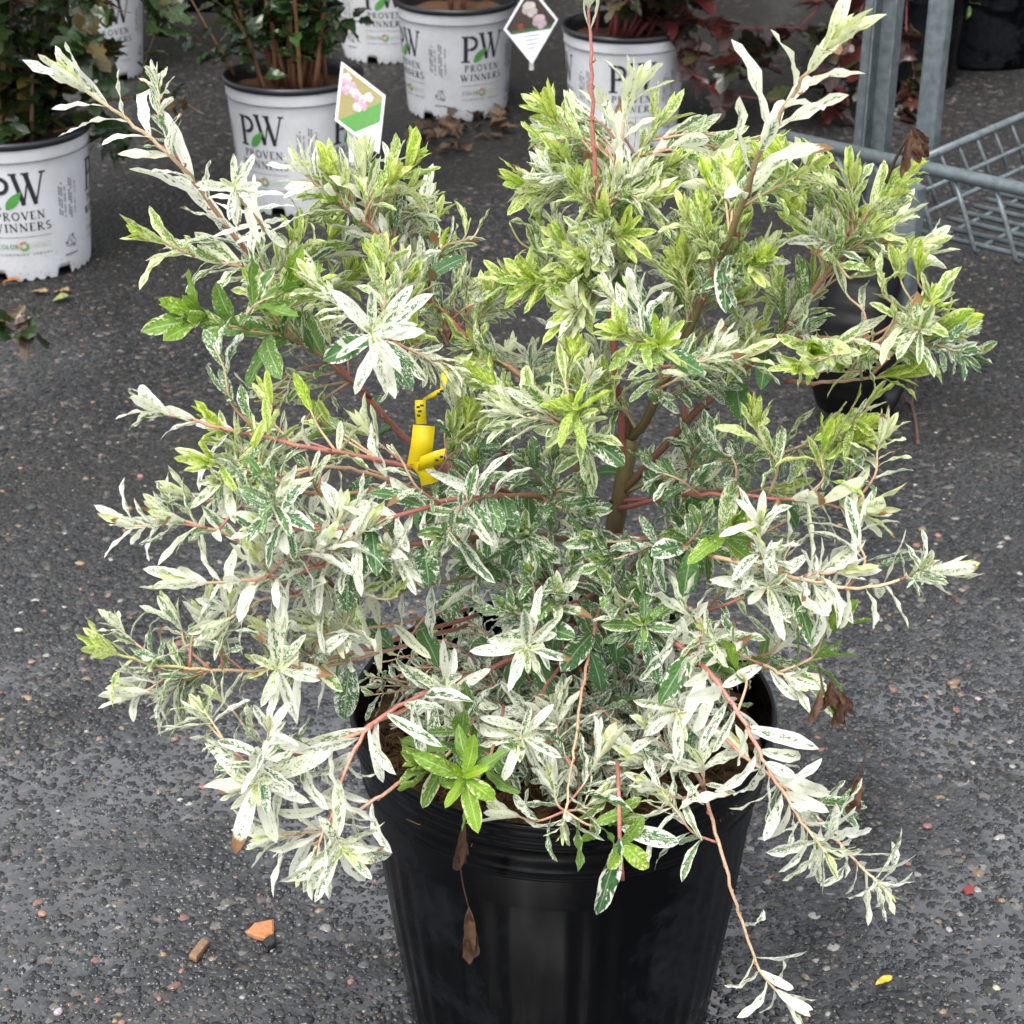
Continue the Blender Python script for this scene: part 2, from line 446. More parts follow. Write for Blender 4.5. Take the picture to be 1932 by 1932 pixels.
for k, (u, v, w, c) in enumerate(STN):
    p = at_z(u, v); dep = project(p)[2]; r = w * dep / FPX * .85
    rr = random.Random(k)
    VV = sv * np.array([r, r * rr.uniform(.6, .9), r * .5]) * (1 + rng.normal(0, .09, (len(sv), 1)))
    a = rr.uniform(0, 3.14); ca, sa = math.cos(a), math.sin(a)
    VV = np.c_[VV[:, 0] * ca - VV[:, 1] * sa, VV[:, 0] * sa + VV[:, 1] * ca, VV[:, 2]] + p + np.array([0, 0, r * .15])
    b = MB(); b.add(VV, sf, (*[x * rr.uniform(.8, 1.15) for x in SCOL[c]], 1))
    b.build("stone", M_STONE, ground)

# ------------------------------------------------------------------ leaves
NL, NW = 10, 4
LF = [(i * (NW + 1) + j, i * (NW + 1) + j + 1, (i + 1) * (NW + 1) + j + 1, (i + 1) * (NW + 1) + j) for i in range(NL) for j in range(NW)]
_t = np.linspace(0, 1, NL + 1); _s = np.linspace(-1, 1, NW + 1)
LT, LS = np.repeat(_t, NW + 1), np.tile(_s, NL + 1)
LPROF = (np.clip(LT, 0, 1) ** .75) * (np.clip(1 - LT, 0, 1) ** .62); LPROF = LPROF / LPROF.max()
LPROF = np.maximum(LPROF, .06 * (1 - LT))
def leaf(base, d, n, L, W, curl=.6, twist=0.0, fold=.25, wave=.12, ph=0.0):
    """a lance-shaped blade: centre line bending away from n, folded on its midrib, rippled at the margin"""
    d = unit(d); n = unit(n - d * np.dot(n, d)); s = np.cross(d, n)
    k = curl if abs(curl) > 1e-3 else 1e-3
    along, drop = np.sin(k * LT) / k * L, (1 - np.cos(k * LT)) / k * L
    nn = n[None] * np.cos(k * LT)[:, None] + d[None] * np.sin(k * LT)[:, None]
    tw = twist * LT
    side = s[None] * np.cos(tw)[:, None] + nn * np.sin(tw)[:, None]
    up = nn * np.cos(tw)[:, None] - s[None] * np.sin(tw)[:, None]
    w = W * LPROF
    z = fold * np.abs(LS) * w + wave * w * np.abs(LS) * np.sin(LT * 17 + ph + LS * 1.3) + wave * .6 * W * np.sin(LT * 7 + ph)
    P = base + d[None] * along[:, None] - n[None] * drop[:, None] + side * (LS * w)[:, None] + up * z[:, None]
    return P
LLC = np.c_[LS, LT, np.zeros_like(LS)]

def split_by_view(leaves, limit=300, px=2.2):
    """the leaves that show largest (small z-buffer over the frame): returns the set of their indices"""
    if not leaves: return set()
    G = int(1932 / px); buf = np.full((G, G), 1e9); own = np.full((G, G), -1)
    for i, P in enumerate(leaves):
        u, v, dep = project(P)
        if u.max() < 0 or u.min() > 1932 or v.max() < 0 or v.min() > 1932: continue
        n = len(P); m = n // 2
        U = np.concatenate([u, (u[:-1] + u[1:]) / 2, (u[:-5] + u[5:]) / 2]); W = np.concatenate([v, (v[:-1] + v[1:]) / 2, (v[:-5] + v[5:]) / 2])
        D = np.concatenate([dep, (dep[:-1] + dep[1:]) / 2, (dep[:-5] + dep[5:]) / 2])
        a, b = (U / px).astype(int), (W / px).astype(int)
        ok = (a >= 0) & (a < G) & (b >= 0) & (b < G)
        a, b, D = a[ok], b[ok], D[ok]
        for x, y, q in zip(a, b, D):
            if q < buf[y, x]: buf[y, x] = q; own[y, x] = i
    ids, cnt = np.unique(own[own >= 0], return_counts=True)
    return set(ids[np.argsort(-cnt)][:limit].tolist())

# ------------------------------------------------------------------ the willow
BRANCHES = []   # (points, kind, tip_white, leaf options)
WL = []         # willow leaf point arrays
WT = []         # their tints
TW = []         # twig tubes: (pts, radii, tints, name)
COLS = {'trunk': (.085, .06, .03), 'green': (.16, .13, .05), 'red': (.30, .095, .08), 'pink': (.5, .2, .16), 'tan': (.45, .31, .19), 'cream': (.6, .5, .3), 'lime': (.4, .42, .14)}
def stem_tints(n, c0, c1, c2):
    a, b, c = (np.array(COLS[x]) for x in (c0, c1, c2)); out = []
    for t in np.linspace(0, 1, n):
        q = a + (b - a) * t * 2 if t < .5 else b + (c - b) * (t - .5) * 2
        out.append((*q, 1))
    return out
#            whiteness, lime, brown prob., length, width
KIND = {'w': (.88, .10, .05, .046, .0046), 'c': (.95, .42, .10, .048, .0049), 'l': (.62, .98, .01, .047, .0054), 'g': (.26, .6, .01, .045, .0063),
        'd': (.46, .12, .02, .040, .0054), 'v': (.76, .22, .04, .042, .0044), 's': (.62, .10, .2, .021, .0031), 'm': (.66, .80, .02, .044, .0047)}
def arclen(P):
    return np.concatenate([[0], np.cumsum(np.linalg.norm(np.diff(P, axis=0), axis=1))])
def sample(P, A, s):
    i = min(max(np.searchsorted(A, s) - 1, 0), len(P) - 2); f = (s - A[i]) / max(A[i + 1] - A[i], 1e-9)
    return P[i] + (P[i + 1] - P[i]) * f, unit(P[i + 1] - P[i])
GAPS = [(762, 852, 790, 915, 1.0), (1145, 1215, 820, 1010, .9), (1215, 1290, 680, 800, .75), (1545, 1700, 500, 645, .86), (1545, 1700, 695, 795, .92), (1690, 1740, 500, 600, .8),
        (480, 700, 660, 730, .6), (400, 640, 740, 800, .7), (300, 360, 830, 860, .8), (1480, 1580, 1010, 1050, .6), (640, 760, 840, 900, .6), (880, 990, 390, 470, .8), (800, 1000, 180, 330, .9),
        (600, 700, 560, 640, .5), (690, 860, 1110, 1215, .8), (700, 1200, 1520, 1560, .35), (660, 760, 1215, 1470, .62), (1380, 1475, 1200, 1430, .72), (1250, 1420, 1420, 1560, .5), (760, 1010, 1580, 1932, .9), (1200, 1330, 1660, 1932, .9), (1530, 1740, 250, 340, .5), (230, 470, 640, 715, .8), (430, 760, 815, 850, .55), (540, 760, 855, 925, .6), (280, 420, 690, 760, .4), (330, 560, 530, 575, .5), (1330, 1600, 1000, 1040, .6), (1480, 1700, 860, 930, .5), (1500, 1660, 1180, 1300, .5), (880, 980, 560, 640, .4), (360, 520, 1220, 1400, .5)]
def add_leaf(base, d, n, L, W, white, lime, brown, **kw):
    # natural openings in the crown, where the trunk, the ribbon and the ground show
    um, vm, _ = project(base + unit(d) * L * .55)
    for (a, b, c, e, pr) in GAPS:
        if a < um < b and c < vm < e and rng.random() < pr: return
    WL.append(leaf(base, d, n, L, W, ph=rng.uniform(0, 6.3), **kw)); WT.append((white, lime, brown, rng.random()))
def dress(P, kind, start=.35, spacing=.0145, scale=1.0, tip='candle', inner=None, droop=.25, dens=1.0):
    """opposite leaves along a shoot, a crowded tip at its end"""
    A = arclen(P); Ltot = A[-1]; wh, li, bp, L0, W0 = KIND[kind]
    s = start * Ltot; q = rng.uniform(0, 3.14); T = unit(P[1] - P[0])
    tight = project(P[-1])[1] < 780 and tip == 'candle'
    ref = unit(np.cross(T, [.2, .3, .9]))
    while s < Ltot - .012:
        p, T = sample(P, A, s); f = s / Ltot
        near = np.clip((s - (Ltot - .06)) / .06, 0, 1)
        ref = unit(ref - T * np.dot(ref, T)); b = np.cross(T, ref)
        for sg in (0, math.pi):
            if rng.random() > dens: continue
            a = q + sg + rng.normal(0, .25)
            pr = math.cos(a) * ref + math.sin(a) * b
            ang = R(rng.uniform(18, 46) * (1 - near) + rng.uniform(10, 30) * near) if tight else R(rng.uniform(45, 78) * (1 - near) + rng.uniform(25, 52) * near)
            d = T * math.cos(ang) + pr * math.sin(ang) + np.array([0, 0, -droop * rng.uniform(.2, 1) * (1 - .6 * near)])
            n = T * math.sin(ang) - pr * math.cos(ang) + np.array([0, 0, .9 - .5 * near])
            k = scale * rng.uniform(.7, 1.15) * (1 - .15 * near)
            w2 = wh + rng.normal(0, .1); l2 = li * (.35 + .65 * near) + rng.normal(0, .05)
            if inner is not None:
                m = np.clip((f - start) / (1 - start + 1e-6) * 1.6, 0, 1); w2 = inner + (w2 - inner) * m
            add_leaf(p, d, n, L0 * k, W0 * k * rng.uniform(.8, 1.15), np.clip(w2, .05, 1), np.clip(l2, 0, 1),
                     rng.uniform(.12, .4) if rng.random() < bp else 0.0,
                     curl=rng.uniform(.1, 1.1) * (1 if rng.random() < .85 else -.8), twist=rng.normal(0, .5), fold=rng.uniform(.1, .5), wave=rng.uniform(.12, .36))
        q += math.pi / 2 + rng.normal(0, .2)
        s += spacing * rng.uniform(.75, 1.3) * scale * (1 - .45 * near)
    p, T = P[-1], unit(P[-1] - P[-3])
    ref = unit(ref - T * np.dot(ref, T)); b = np.cross(T, ref)
    rings = [(R(26), .8, 4), (R(10), .72, 3)] if tip == 'candle' else [(R(82), 1.0, 3), (R(66), .95, 4), (R(40), .62, 3), (R(14), .34, 3)]
    for ri, (ang, k, nn) in enumerate(rings):
        for j in range(nn):
            a = 2 * math.pi * (j + .5 * ri) / nn + rng.normal(0, .18) + ri
            pr = math.cos(a) * ref + math.sin(a) * b
            aa = ang * rng.uniform(.75, 1.2)
            d = T * math.cos(aa) + pr * math.sin(aa); n = T * math.sin(aa) - pr * math.cos(aa)
            kk = k * scale * rng.uniform(.65, 1.12); back = .012 if tip == 'candle' else .004 * (3 - ri)
            inner_l = li if tip == 'candle' else li + (.0, .0, .25, .5)[ri]
            if tip == 'candle' and ri == 1: inner_l = max(li, .45) + .1
            add_leaf(p - T * back, d, n, L0 * kk, W0 * kk * 1.05, np.clip(wh - (.14 if tip == 'star' else 0) + rng.normal(0, .07), .1, 1), np.clip(inner_l + rng.normal(0, .08), 0, 1),
                     rng.uniform(.1, .3) if rng.random() < bp * .6 else 0.0, curl=rng.uniform(-.5, .35) if tip == 'candle' else rng.uniform(-.5, 1.1),
                     twist=rng.normal(0, .4), fold=rng.uniform(.2, .6), wave=rng.uniform(.12, .4))
def px(L): return np.array([at_y(u, v, Y) for (u, v, Y) in L])

# traced shoots: kind, radius at foot (mm), stem colours, options, points from foot to tip (picture place, depth)
B = [
 ('w', 3.2, 'green red tan', dict(start=.55, inner=.6), [(1130, 960, 1.33), (1010, 740, 1.36), (900, 650, 1.38), (790, 540, 1.38), (720, 450, 1.38), (640, 380, 1.37), (580, 330, 1.36), (537, 262, 1.35)]),
 ('w', 3.6, 'trunk red cream', dict(start=.6, inner=.6, spacing=.019, scale=1.2), [(1085, 1180, 1.33), (930, 960, 1.38), (775, 835, 1.40), (720, 780, 1.40), (610, 660, 1.40), (530, 560, 1.39), (400, 390, 1.36), (330, 300, 1.34), (225, 215, 1.33), (150, 160, 1.32), (92, 95, 1.31)]),
 ('m', 1.7, 'red tan tan', dict(start=.2), [(610, 660, 1.40), (480, 520, 1.36), (390, 490, 1.34), (290, 450, 1.32), (215, 415, 1.31)]),
 ('g', 1.7, 'red tan lime', dict(start=.25, scale=1.2), [(700, 750, 1.40), (560, 645, 1.33), (470, 625, 1.3), (390, 600, 1.28), (318, 570, 1.26)]),
 ('w', 3.4, 'red red pink', dict(start=.93, dens=.6), [(1178, 880, 1.33), (1165, 740, 1.32), (1150, 570, 1.32), (1135, 420, 1.32), (1120, 290, 1.32), (1115, 120, 1.32), (1110, -15, 1.32)]),
 ('c', 1.7, 'red pink cream', dict(start=.4), [(1155, 620, 1.32), (1145, 430, 1.36), (1165, 290, 1.37), (1195, 170, 1.38), (1235, 95, 1.38)]),
 ('m', 1.6, 'red tan lime', dict(start=.3), [(1150, 500, 1.32), (1185, 330, 1.38), (1245, 230, 1.4), (1300, 170, 1.41)]),
 ('c', 4.2, 'trunk green tan', dict(start=.66, scale=1.25, spacing=.014), [(1188, 830, 1.33), (1222, 785, 1.31), (1270, 690, 1.29), (1340, 530, 1.26), (1400, 390, 1.23), (1432, 290, 1.21), (1490, 190, 1.2), (1555, 95, 1.19), (1628, 25, 1.18)]),
 ('m', 3.4, 'trunk red tan', dict(start=.5), [(1165, 940, 1.33), (1290, 800, 1.30), (1400, 700, 1.29), (1480, 620, 1.28), (1570, 500, 1.27), (1640, 400, 1.26), (1735, 310, 1.25)]),
 ('l', 2.0, 'red tan lime', dict(start=.2, scale=1.1), [(1400, 700, 1.29), (1480, 640, 1.26), (1600, 645, 1.24), (1700, 650, 1.23), (1790, 618, 1.23), (1845, 597, 1.22)]),
 ('l', 1.8, 'red tan lime', dict(start=.35, scale=1.05), [(1480, 720, 1.3), (1580, 720, 1.27), (1680, 705, 1.25), (1745, 670, 1.24)]),
 ('l', 2.0, 'green tan lime', dict(start=.35, scale=1.05), [(1170, 930, 1.33), (1320, 880, 1.28), (1490, 850, 1.25), (1600, 805, 1.24), (1680, 772, 1.23)]),
 ('m', 1.8, 'red red tan', dict(start=.4), [(1165, 950, 1.33), (1300, 930, 1.28), (1430, 925, 1.26), (1545, 908, 1.25)]),
 ('c', 2.0, 'red red tan', dict(start=.72), [(1160, 960, 1.33), (1300, 935, 1.24), (1450, 937, 1.21), (1580, 955, 1.19), (1650, 965, 1.18), (1710, 968, 1.175)]),
 ('w', 2.2, 'red tan cream', dict(start=.55), [(1150, 1010, 1.33), (1250, 1020, 1.24), (1350, 1050, 1.18), (1480, 1085, 1.15), (1620, 1108, 1.13), (1750, 1080, 1.12), (1855, 1058, 1.115)]),
 ('w', 1.4, 'red pink tan', dict(start=.8), [(1250, 1180, 1.26), (1400, 1130, 1.18), (1560, 1080, 1.14), (1680, 1068, 1.125)]),
 ('g', 1.5, 'red tan lime', dict(start=.5, scale=.8), [(1180, 1230, 1.30), (1320, 1250, 1.25), (1450, 1260, 1.22), (1560, 1240, 1.2), (1635, 1222, 1.19)]),
 ('w', 2.2, 'red pink cream', dict(start=.42, spacing=.008, scale=1.1, tip='star'), [(1110, 1180, 1.32), (1220, 1180, 1.22), (1330, 1260, 1.15), (1400, 1360, 1.11), (1455, 1460, 1.085), (1520, 1560, 1.06), (1560, 1610, 1.04)]),
 ('w', 1.4, 'pink tan cream', dict(start=.6, spacing=.012, scale=.9, tip='star'), [(1300, 1330, 1.17), (1420, 1440, 1.11), (1520, 1520, 1.09), (1610, 1620, 1.08), (1672, 1680, 1.065)]),
 ('w', 1.7, 'pink tan cream', dict(start=.72, scale=.9, dens=.75), [(1240, 1330, 1.25), (1320, 1470, 1.17), (1360, 1610, 1.12), (1400, 1740, 1.105), (1440, 1840, 1.10), (1500, 1895, 1.095), (1555, 1905, 1.09)]),
 ('w', 1.3, 'pink tan cream', dict(start=.85, scale=.75, tip='star'), [(1130, 1150, 1.25), (1105, 1260, 1.2), (1085, 1400, 1.15), (1070, 1500, 1.13), (1062, 1565, 1.115)]),
 ('w', 1.5, 'red pink cream', dict(start=.7, scale=.88, tip='star', inner=.7), [(1120, 1120, 1.3), (1060, 1150, 1.24), (1010, 1190, 1.19), (992, 1225, 1.14)]),
 ('w', 1.5, 'red pink cream', dict(start=.65, scale=.88, tip='star', inner=.7), [(1090, 1200, 1.3), (1040, 1280, 1.22), (1000, 1360, 1.17), (982, 1395, 1.13)]),
 ('w', 1.3, 'red pink cream', dict(start=.6, scale=.85, tip='star'), [(1130, 1180, 1.3), (1220, 1240, 1.24), (1270, 1310, 1.18), (1282, 1345, 1.14)]),
 ('w', 1.2, 'red pink cream', dict(start=.7, scale=.85, tip='star'), [(1000, 1200, 1.3), (920, 1270, 1.22), (850, 1305, 1.19), (845, 1310, 1.16)]),
 ('w', 2.0, 'red pink cream', dict(start=.5, scale=1.12, spacing=.010, tip='star', inner=.6), [(1080, 1180, 1.32), (950, 1250, 1.24), (800, 1310, 1.16), (700, 1370, 1.11), (640, 1480, 1.08), (630, 1570, 1.06), (645, 1600, 1.04)]),
 ('w', 1.8, 'pink tan cream', dict(start=.5, scale=1.12, spacing=.010, tip='star'), [(780, 1330, 1.15), (680, 1380, 1.11), (580, 1430, 1.09), (500, 1460, 1.075), (482, 1480, 1.05)]),
 ('w', 1.6, 'pink tan tan', dict(start=.45, scale=1.12, spacing=.010), [(820, 1420, 1.14), (720, 1500, 1.1), (620, 1560, 1.08), (520, 1580, 1.07), (430, 1583, 1.07)]),
 ('w', 1.2, 'pink tan cream', dict(start=.5, spacing=.014, scale=.9), [(640, 1500, 1.08), (600, 1590, 1.06), (570, 1660, 1.05), (590, 1690, 1.04)]),
 ('w', 2.2, 'red pink tan', dict(start=.62, spacing=.02), [(960, 930, 1.33), (770, 880, 1.27), (580, 842, 1.22), (390, 800, 1.2), (290, 770, 1.19), (225, 728, 1.18)]),
 ('v', 1.7, 'red tan tan', dict(start=.4), [(900, 970, 1.32), (760, 915, 1.26), (620, 880, 1.22), (480, 912, 1.19), (380, 945, 1.17), (290, 900, 1.155)]),
 ('m', 1.7, 'red tan lime', dict(start=.5, scale=.85), [(760, 920, 1.26), (600, 930, 1.2), (480, 890, 1.17), (390, 870, 1.14), (372, 845, 1.12)]),
 ('w', 2.4, 'green red pink', dict(start=.45, inner=.75, spacing=.013), [(1155, 950, 1.33), (1000, 935, 1.25), (880, 940, 1.2), (700, 985, 1.15), (600, 1000, 1.13), (500, 985, 1.11), (440, 950, 1.10)]),
 ('w', 2.4, 'green red tan', dict(start=.45, inner=.6, spacing=.013), [(1140, 1040, 1.33), (1000, 1008, 1.26), (800, 1025, 1.19), (640, 1058, 1.14), (540, 1085, 1.12), (400, 1100, 1.1), (270, 1085, 1.09)]),
 ('v', 1.9, 'green green tan', dict(start=.4, spacing=.015), [(1120, 1120, 1.32), (900, 1090, 1.24), (700, 1120, 1.18), (560, 1080, 1.15), (430, 1010, 1.13), (300, 970, 1.12), (235, 955, 1.115)]),
 ('m', 1.7, 'red tan lime', dict(start=.4, spacing=.018), [(900, 1160, 1.28), (700, 1220, 1.17), (560, 1258, 1.13), (420, 1265, 1.11), (280, 1250, 1.1), (190, 1222, 1.095), (130, 1195, 1.09)]),
 ('w', 1.6, 'red tan cream', dict(start=.5, tip='star'), [(880, 1180, 1.27), (720, 1230, 1.17), (600, 1260, 1.13), (535, 1260, 1.1), (522, 1262, 1.075)]),
 ('c', 1.5, 'red tan cream', dict(start=.55, spacing=.014), [(880, 1150, 1.27), (720, 1180, 1.18), (620, 1190, 1.14), (540, 1170, 1.12)]),
 ('w', 1.5, 'red tan cream', dict(start=.45), [(800, 1100, 1.24), (640, 1120, 1.16), (500, 1130, 1.13), (400, 1190, 1.11), (345, 1215, 1.1)]),
 ('w', 1.8, 'tan tan cream', dict(start=.55, scale=1.0, tip='star', inner=.7), [(790, 640, 1.38), (740, 640, 1.28), (712, 640, 1.2), (700, 625, 1.12)]),
 ('w', 1.4, 'tan tan cream', dict(start=.4, tip='star', scale=.75), [(560, 500, 1.39), (490, 420, 1.33), (450, 370, 1.3), (440, 350, 1.27)]),
 ('g', 1.5, 'red tan lime', dict(start=.35, scale=.95), [(930, 1290, 1.2), (860, 1410, 1.13), (800, 1440, 1.11), (775, 1400, 1.1)]),
 ('g', 1.3, 'red tan lime', dict(start=.3, scale=.95, tip='star'), [(950, 1330, 1.18), (920, 1440, 1.12), (890, 1470, 1.1), (872, 1465, 1.08)]),
 ('w', 1.3, 'red tan cream', dict(start=.5, scale=.9, tip='star'), [(1400, 1000, 1.25), (1440, 1080, 1.18), (1450, 1110, 1.14)]),
 ('g', 1.4, 'red tan lime', dict(start=.35), [(1250, 1020, 1.3), (1340, 1020, 1.22), (1400, 990, 1.18), (1430, 975, 1.17)]),
 ('l', 1.3, 'tan lime lime', dict(start=.4, tip='star', scale=.7), [(1150, 860, 1.32), (1110, 850, 1.24), (1090, 800, 1.2), (1080, 760, 1.19)]),
 ('l', 1.3, 'tan lime lime', dict(start=.4, tip='star', scale=.65), [(1240, 760, 1.3), (1245, 700, 1.22), (1245, 665, 1.18), (1243, 650, 1.15)]),
 ('d', 2.4, 'trunk green red', dict(start=.45), [(1080, 1250, 1.34), (1030, 1080, 1.36), (985, 960, 1.38), (950, 850, 1.38), (900, 760, 1.38)]),
 ('d', 2.2, 'trunk green green', dict(start=.4), [(1085, 1250, 1.34), (1045, 1050, 1.35), (1040, 900, 1.36), (1050, 800, 1.36)]),
 ('d', 2.0, 'trunk green red', dict(start=.4), [(1095, 1250, 1.32), (1170, 1100, 1.3), (1260, 1000, 1.3), (1340, 900, 1.3)]),
 ('v', 1.8, 'red red tan', dict(start=.4), [(1085, 1250, 1.31), (980, 1130, 1.28), (880, 1010, 1.27), (800, 940, 1.26)]),
 ('v', 1.8, 'red red tan', dict(start=.5), [(1100, 900, 1.33), (1070, 720, 1.36), (1060, 560, 1.38), (1075, 420, 1.39)]),
 ('v', 1.6, 'red red tan', dict(start=.4), [(1290, 800, 1.31), (1300, 640, 1.34), (1290, 480, 1.36), (1310, 380, 1.37)]),
 ('w', 1.3, 'red tan cream', dict(start=.35), [(1380, 1230, 1.2), (1450, 1260, 1.15), (1510, 1290, 1.12), (1560, 1295, 1.11)]),
]
SPR = [ # further shoot tips in the crown: place, depth, kind
 (1000, 185, 1.38, 'm'), (1040, 150, 1.4, 'm'), (1085, 160, 1.42, 'c'), (980, 290, 1.36, 'l'), (1010, 330, 1.42, 'm'), (1060, 400, 1.3, 'm'), (995, 455, 1.34, 'l'), (1075, 530, 1.27, 'l'), (955, 500, 1.4, 'v'),
 (880, 470, 1.42, 'v'), (830, 410, 1.42, 'l'), (765, 240, 1.4, 'l'), (692, 245, 1.4, 'c'), (740, 330, 1.42, 'm'), (610, 250, 1.38, 'l'), (905, 360, 1.45, 'v'), (640, 300, 1.42, 'm'), (790, 310, 1.45, 'w'), (710, 420, 1.3, 'm'), (660, 400, 1.45, 'v'),
 (470, 470, 1.32, 'l'), (540, 455, 1.28, 'g'), (880, 620, 1.3, 'm'), (920, 680, 1.25, 'l'), (1200, 490, 1.25, 'w'), (1330, 420, 1.32, 'm'), (1350, 230, 1.35, 'c'), (1395, 265, 1.3, 'l'), (1445, 205, 1.36, 'm'),
 (1300, 265, 1.45, 'v'), (1250, 300, 1.3, 'm'), (1480, 250, 1.3, 'l'), (1510, 330, 1.28, 'l'), (1615, 255, 1.28, 'l'), (1680, 330, 1.3, 'm'), (1560, 370, 1.24, 'v'), (1600, 440, 1.22, 'm'), (1440, 420, 1.24, 'v'), (1480, 470, 1.32, 'm'),
 (1330, 330, 1.28, 'm'), (1230, 340, 1.42, 'v'), (1430, 780, 1.2, 'm'), (1360, 600, 1.22, 'v'), (1590, 590, 1.22, 'v'), (1735, 525, 1.22, 'l'), (1640, 560, 1.25, 'v'), (1700, 455, 1.24, 'm'), (1745, 390, 1.26, 'v'), (1530, 610, 1.2, 'l'),
 (1560, 845, 1.2, 'l'), (1640, 730, 1.22, 'l'), (1660, 690, 1.28, 'm'), (1410, 560, 1.34, 'v'), (1290, 560, 1.36, 'v'), (1110, 660, 1.36, 'v'), (1000, 600, 1.42, 'v'), (1050, 700, 1.25, 'v'), (820, 760, 1.28, 'w'), (860, 700, 1.34, 'v'), (960, 780, 1.22, 'v'),
 (480, 690, 1.34, 'v'), (500, 745, 1.28, 'v'), (300, 965, 1.13, 'v'), (540, 935, 1.14, 'w'), (600, 730, 1.3, 'g'), (570, 690, 1.27, 'l'), (650, 960, 1.15, 'w'), (600, 1030, 1.11, 'w'), (430, 1140, 1.12, 'w'), (330, 1150, 1.12, 'v'), (250, 1310, 1.1, 'w'), (380, 1330, 1.09, 'w'), (335, 1290, 1.12, 'v'),
 (480, 1050, 1.12, 'w'), (660, 1150, 1.14, 'w'), (500, 1200, 1.12, 'w'), (720, 1030, 1.14, 'w'), (540, 830, 1.22, 'v'), (640, 830, 1.24, 'v'), (440, 830, 1.2, 'v'),
 (1500, 1010, 1.18, 'w'), (1610, 990, 1.17, 'w'), (1580, 1175, 1.15, 'g'), (1500, 1180, 1.16, 'v'), (1460, 1200, 1.2, 'w'), (1390, 1240, 1.16, 'g'), (1330, 1190, 1.17, 'v'), (1400, 1070, 1.2, 'v'), (1560, 1130, 1.15, 'w'), (1300, 1110, 1.2, 'w'), (1520, 960, 1.24, 'v'),
 (1210, 1100, 1.22, 'd'), (1000, 1090, 1.2, 'd'), (900, 1060, 1.24, 'd'), (850, 1130, 1.22, 'v'), (950, 1140, 1.18, 'd'), (1100, 900, 1.24, 'd'), (1000, 880, 1.26, 'd'), (1210, 860, 1.24, 'd'), (920, 820, 1.3, 'd'), (1270, 960, 1.24, 'd'), (1130, 1010, 1.22, 'd'), (850, 900, 1.28, 'd'), (750, 860, 1.32, 'd'), (1350, 820, 1.24, 'd'),
 (960, 1520, 1.135, 'w'), (1125, 1495, 1.135, 'v'), (1200, 1455, 1.14, 'w'), (1255, 1500, 1.14, 'w'), (1330, 1440, 1.14, 'w'), (860, 1320, 1.16, 'w'), (1130, 1420, 1.15, 'w'), (1050, 1330, 1.17, 'w'), (1210, 1370, 1.16, 'w'), (1030, 1470, 1.14, 'w'), (1400, 1400, 1.14, 'w'),
 (1090, 290, 1.33, 'm'), (1150, 340, 1.3, 'm'), (1100, 450, 1.29, 'l'), (1170, 420, 1.3, 'v'), (1050, 230, 1.36, 'm'), (1200, 260, 1.33, 'v'), (1130, 1090, 1.2, 'd'), (1080, 1040, 1.22, 'd'), (1160, 1140, 1.19, 'v'), (1060, 1120, 1.2, 'v'), (1200, 1180, 1.18, 'd'), (1150, 1060, 1.2, 'd'), (1110, 970, 1.22, 'd'), (980, 1000, 1.22, 'd'), (780, 470, 1.38, 'm'), (840, 560, 1.4, 'v'), (620, 560, 1.36, 'v'), (560, 400, 1.36, 'm'), (1550, 450, 1.3, 'm'), (1620, 350, 1.28, 'l'), (1390, 350, 1.26, 'm'), (1280, 430, 1.28, 'l'), (1600, 700, 1.24, 'l'),
 (1210, 1440, 1.15, 'w'), (1160, 1550, 1.125, 'g'), 
]
willow = empty("variegated_willow", POT_C + np.array([0.01, 0, .3]), "variegated willow shrub with white, green and lime speckled leaves filling the picture", "shrub")
tr = MB()
tp = catmull(np.vstack([POT_C + np.array([.01, 0, .28]), px([(1128, 1140, 1.33), (1158, 1000, 1.33), (1176, 910, 1.33), (1190, 825, 1.33)])]), 6)
tr.tube(tp, np.linspace(.0095, .0062, len(tp)) + rng.normal(0, .0005, len(tp)), 10, stem_tints(len(tp), 'trunk', 'trunk', 'green'))
tr.tube(catmull(np.array([tp[-2], tp[-1] + [-.004, 0, .012], tp[-1] + [-.006, 0, .018]]), 3), .0055, 8, [(*COLS['trunk'], 1)] * 7)
tr.build("trunk", M_STEM, willow)
samples = []   # points on main stems
for (kind, rad, cols, opt, pts) in B:
    P = catmull(px(pts), 7); A = arclen(P)
    if opt.get('tip', 'candle') == 'candle' and opt.get('start', 0) < .9: P = P[A <= A[-1] - .024]; A = arclen(P)
    n = len(P); rr = np.linspace(rad, .9, n) * .001
    c0, c1, c2 = cols.split()
    P2 = P.copy(); P2[1:-1] += rng.normal(0, .0006, (n - 2, 3))
    b = MB(); b.tube(P2, rr, 7, stem_tints(n, c0, c1, c2))
    # leaf-scar buds along the stem
    for s in np.arange(.25 * A[-1], A[-1] * .9, .021):
        p, T = sample(P2, A, s); o = unit(np.cross(T, rng.normal(0, 1, 3)))
        b.tube(np.array([p + o * rad * .0006, p + o * rad * .0011 + T * .0018, p + o * rad * .0008 + T * .004]), [.0008, .0009, .0002], 5, [(.3, .12, .07, 1)] * 3)
    b.build("branch", M_STEM, willow)
    dress(P, kind, **opt)
    for i in range(2, n - 4): samples.append((P[i], unit(P[i + 1] - P[i]), rr[i]))
for i in range(3, len(tp)): samples.append((tp[i], unit(tp[i] - tp[i - 1]), .006))
SPt = np.array([s[0] for s in samples])
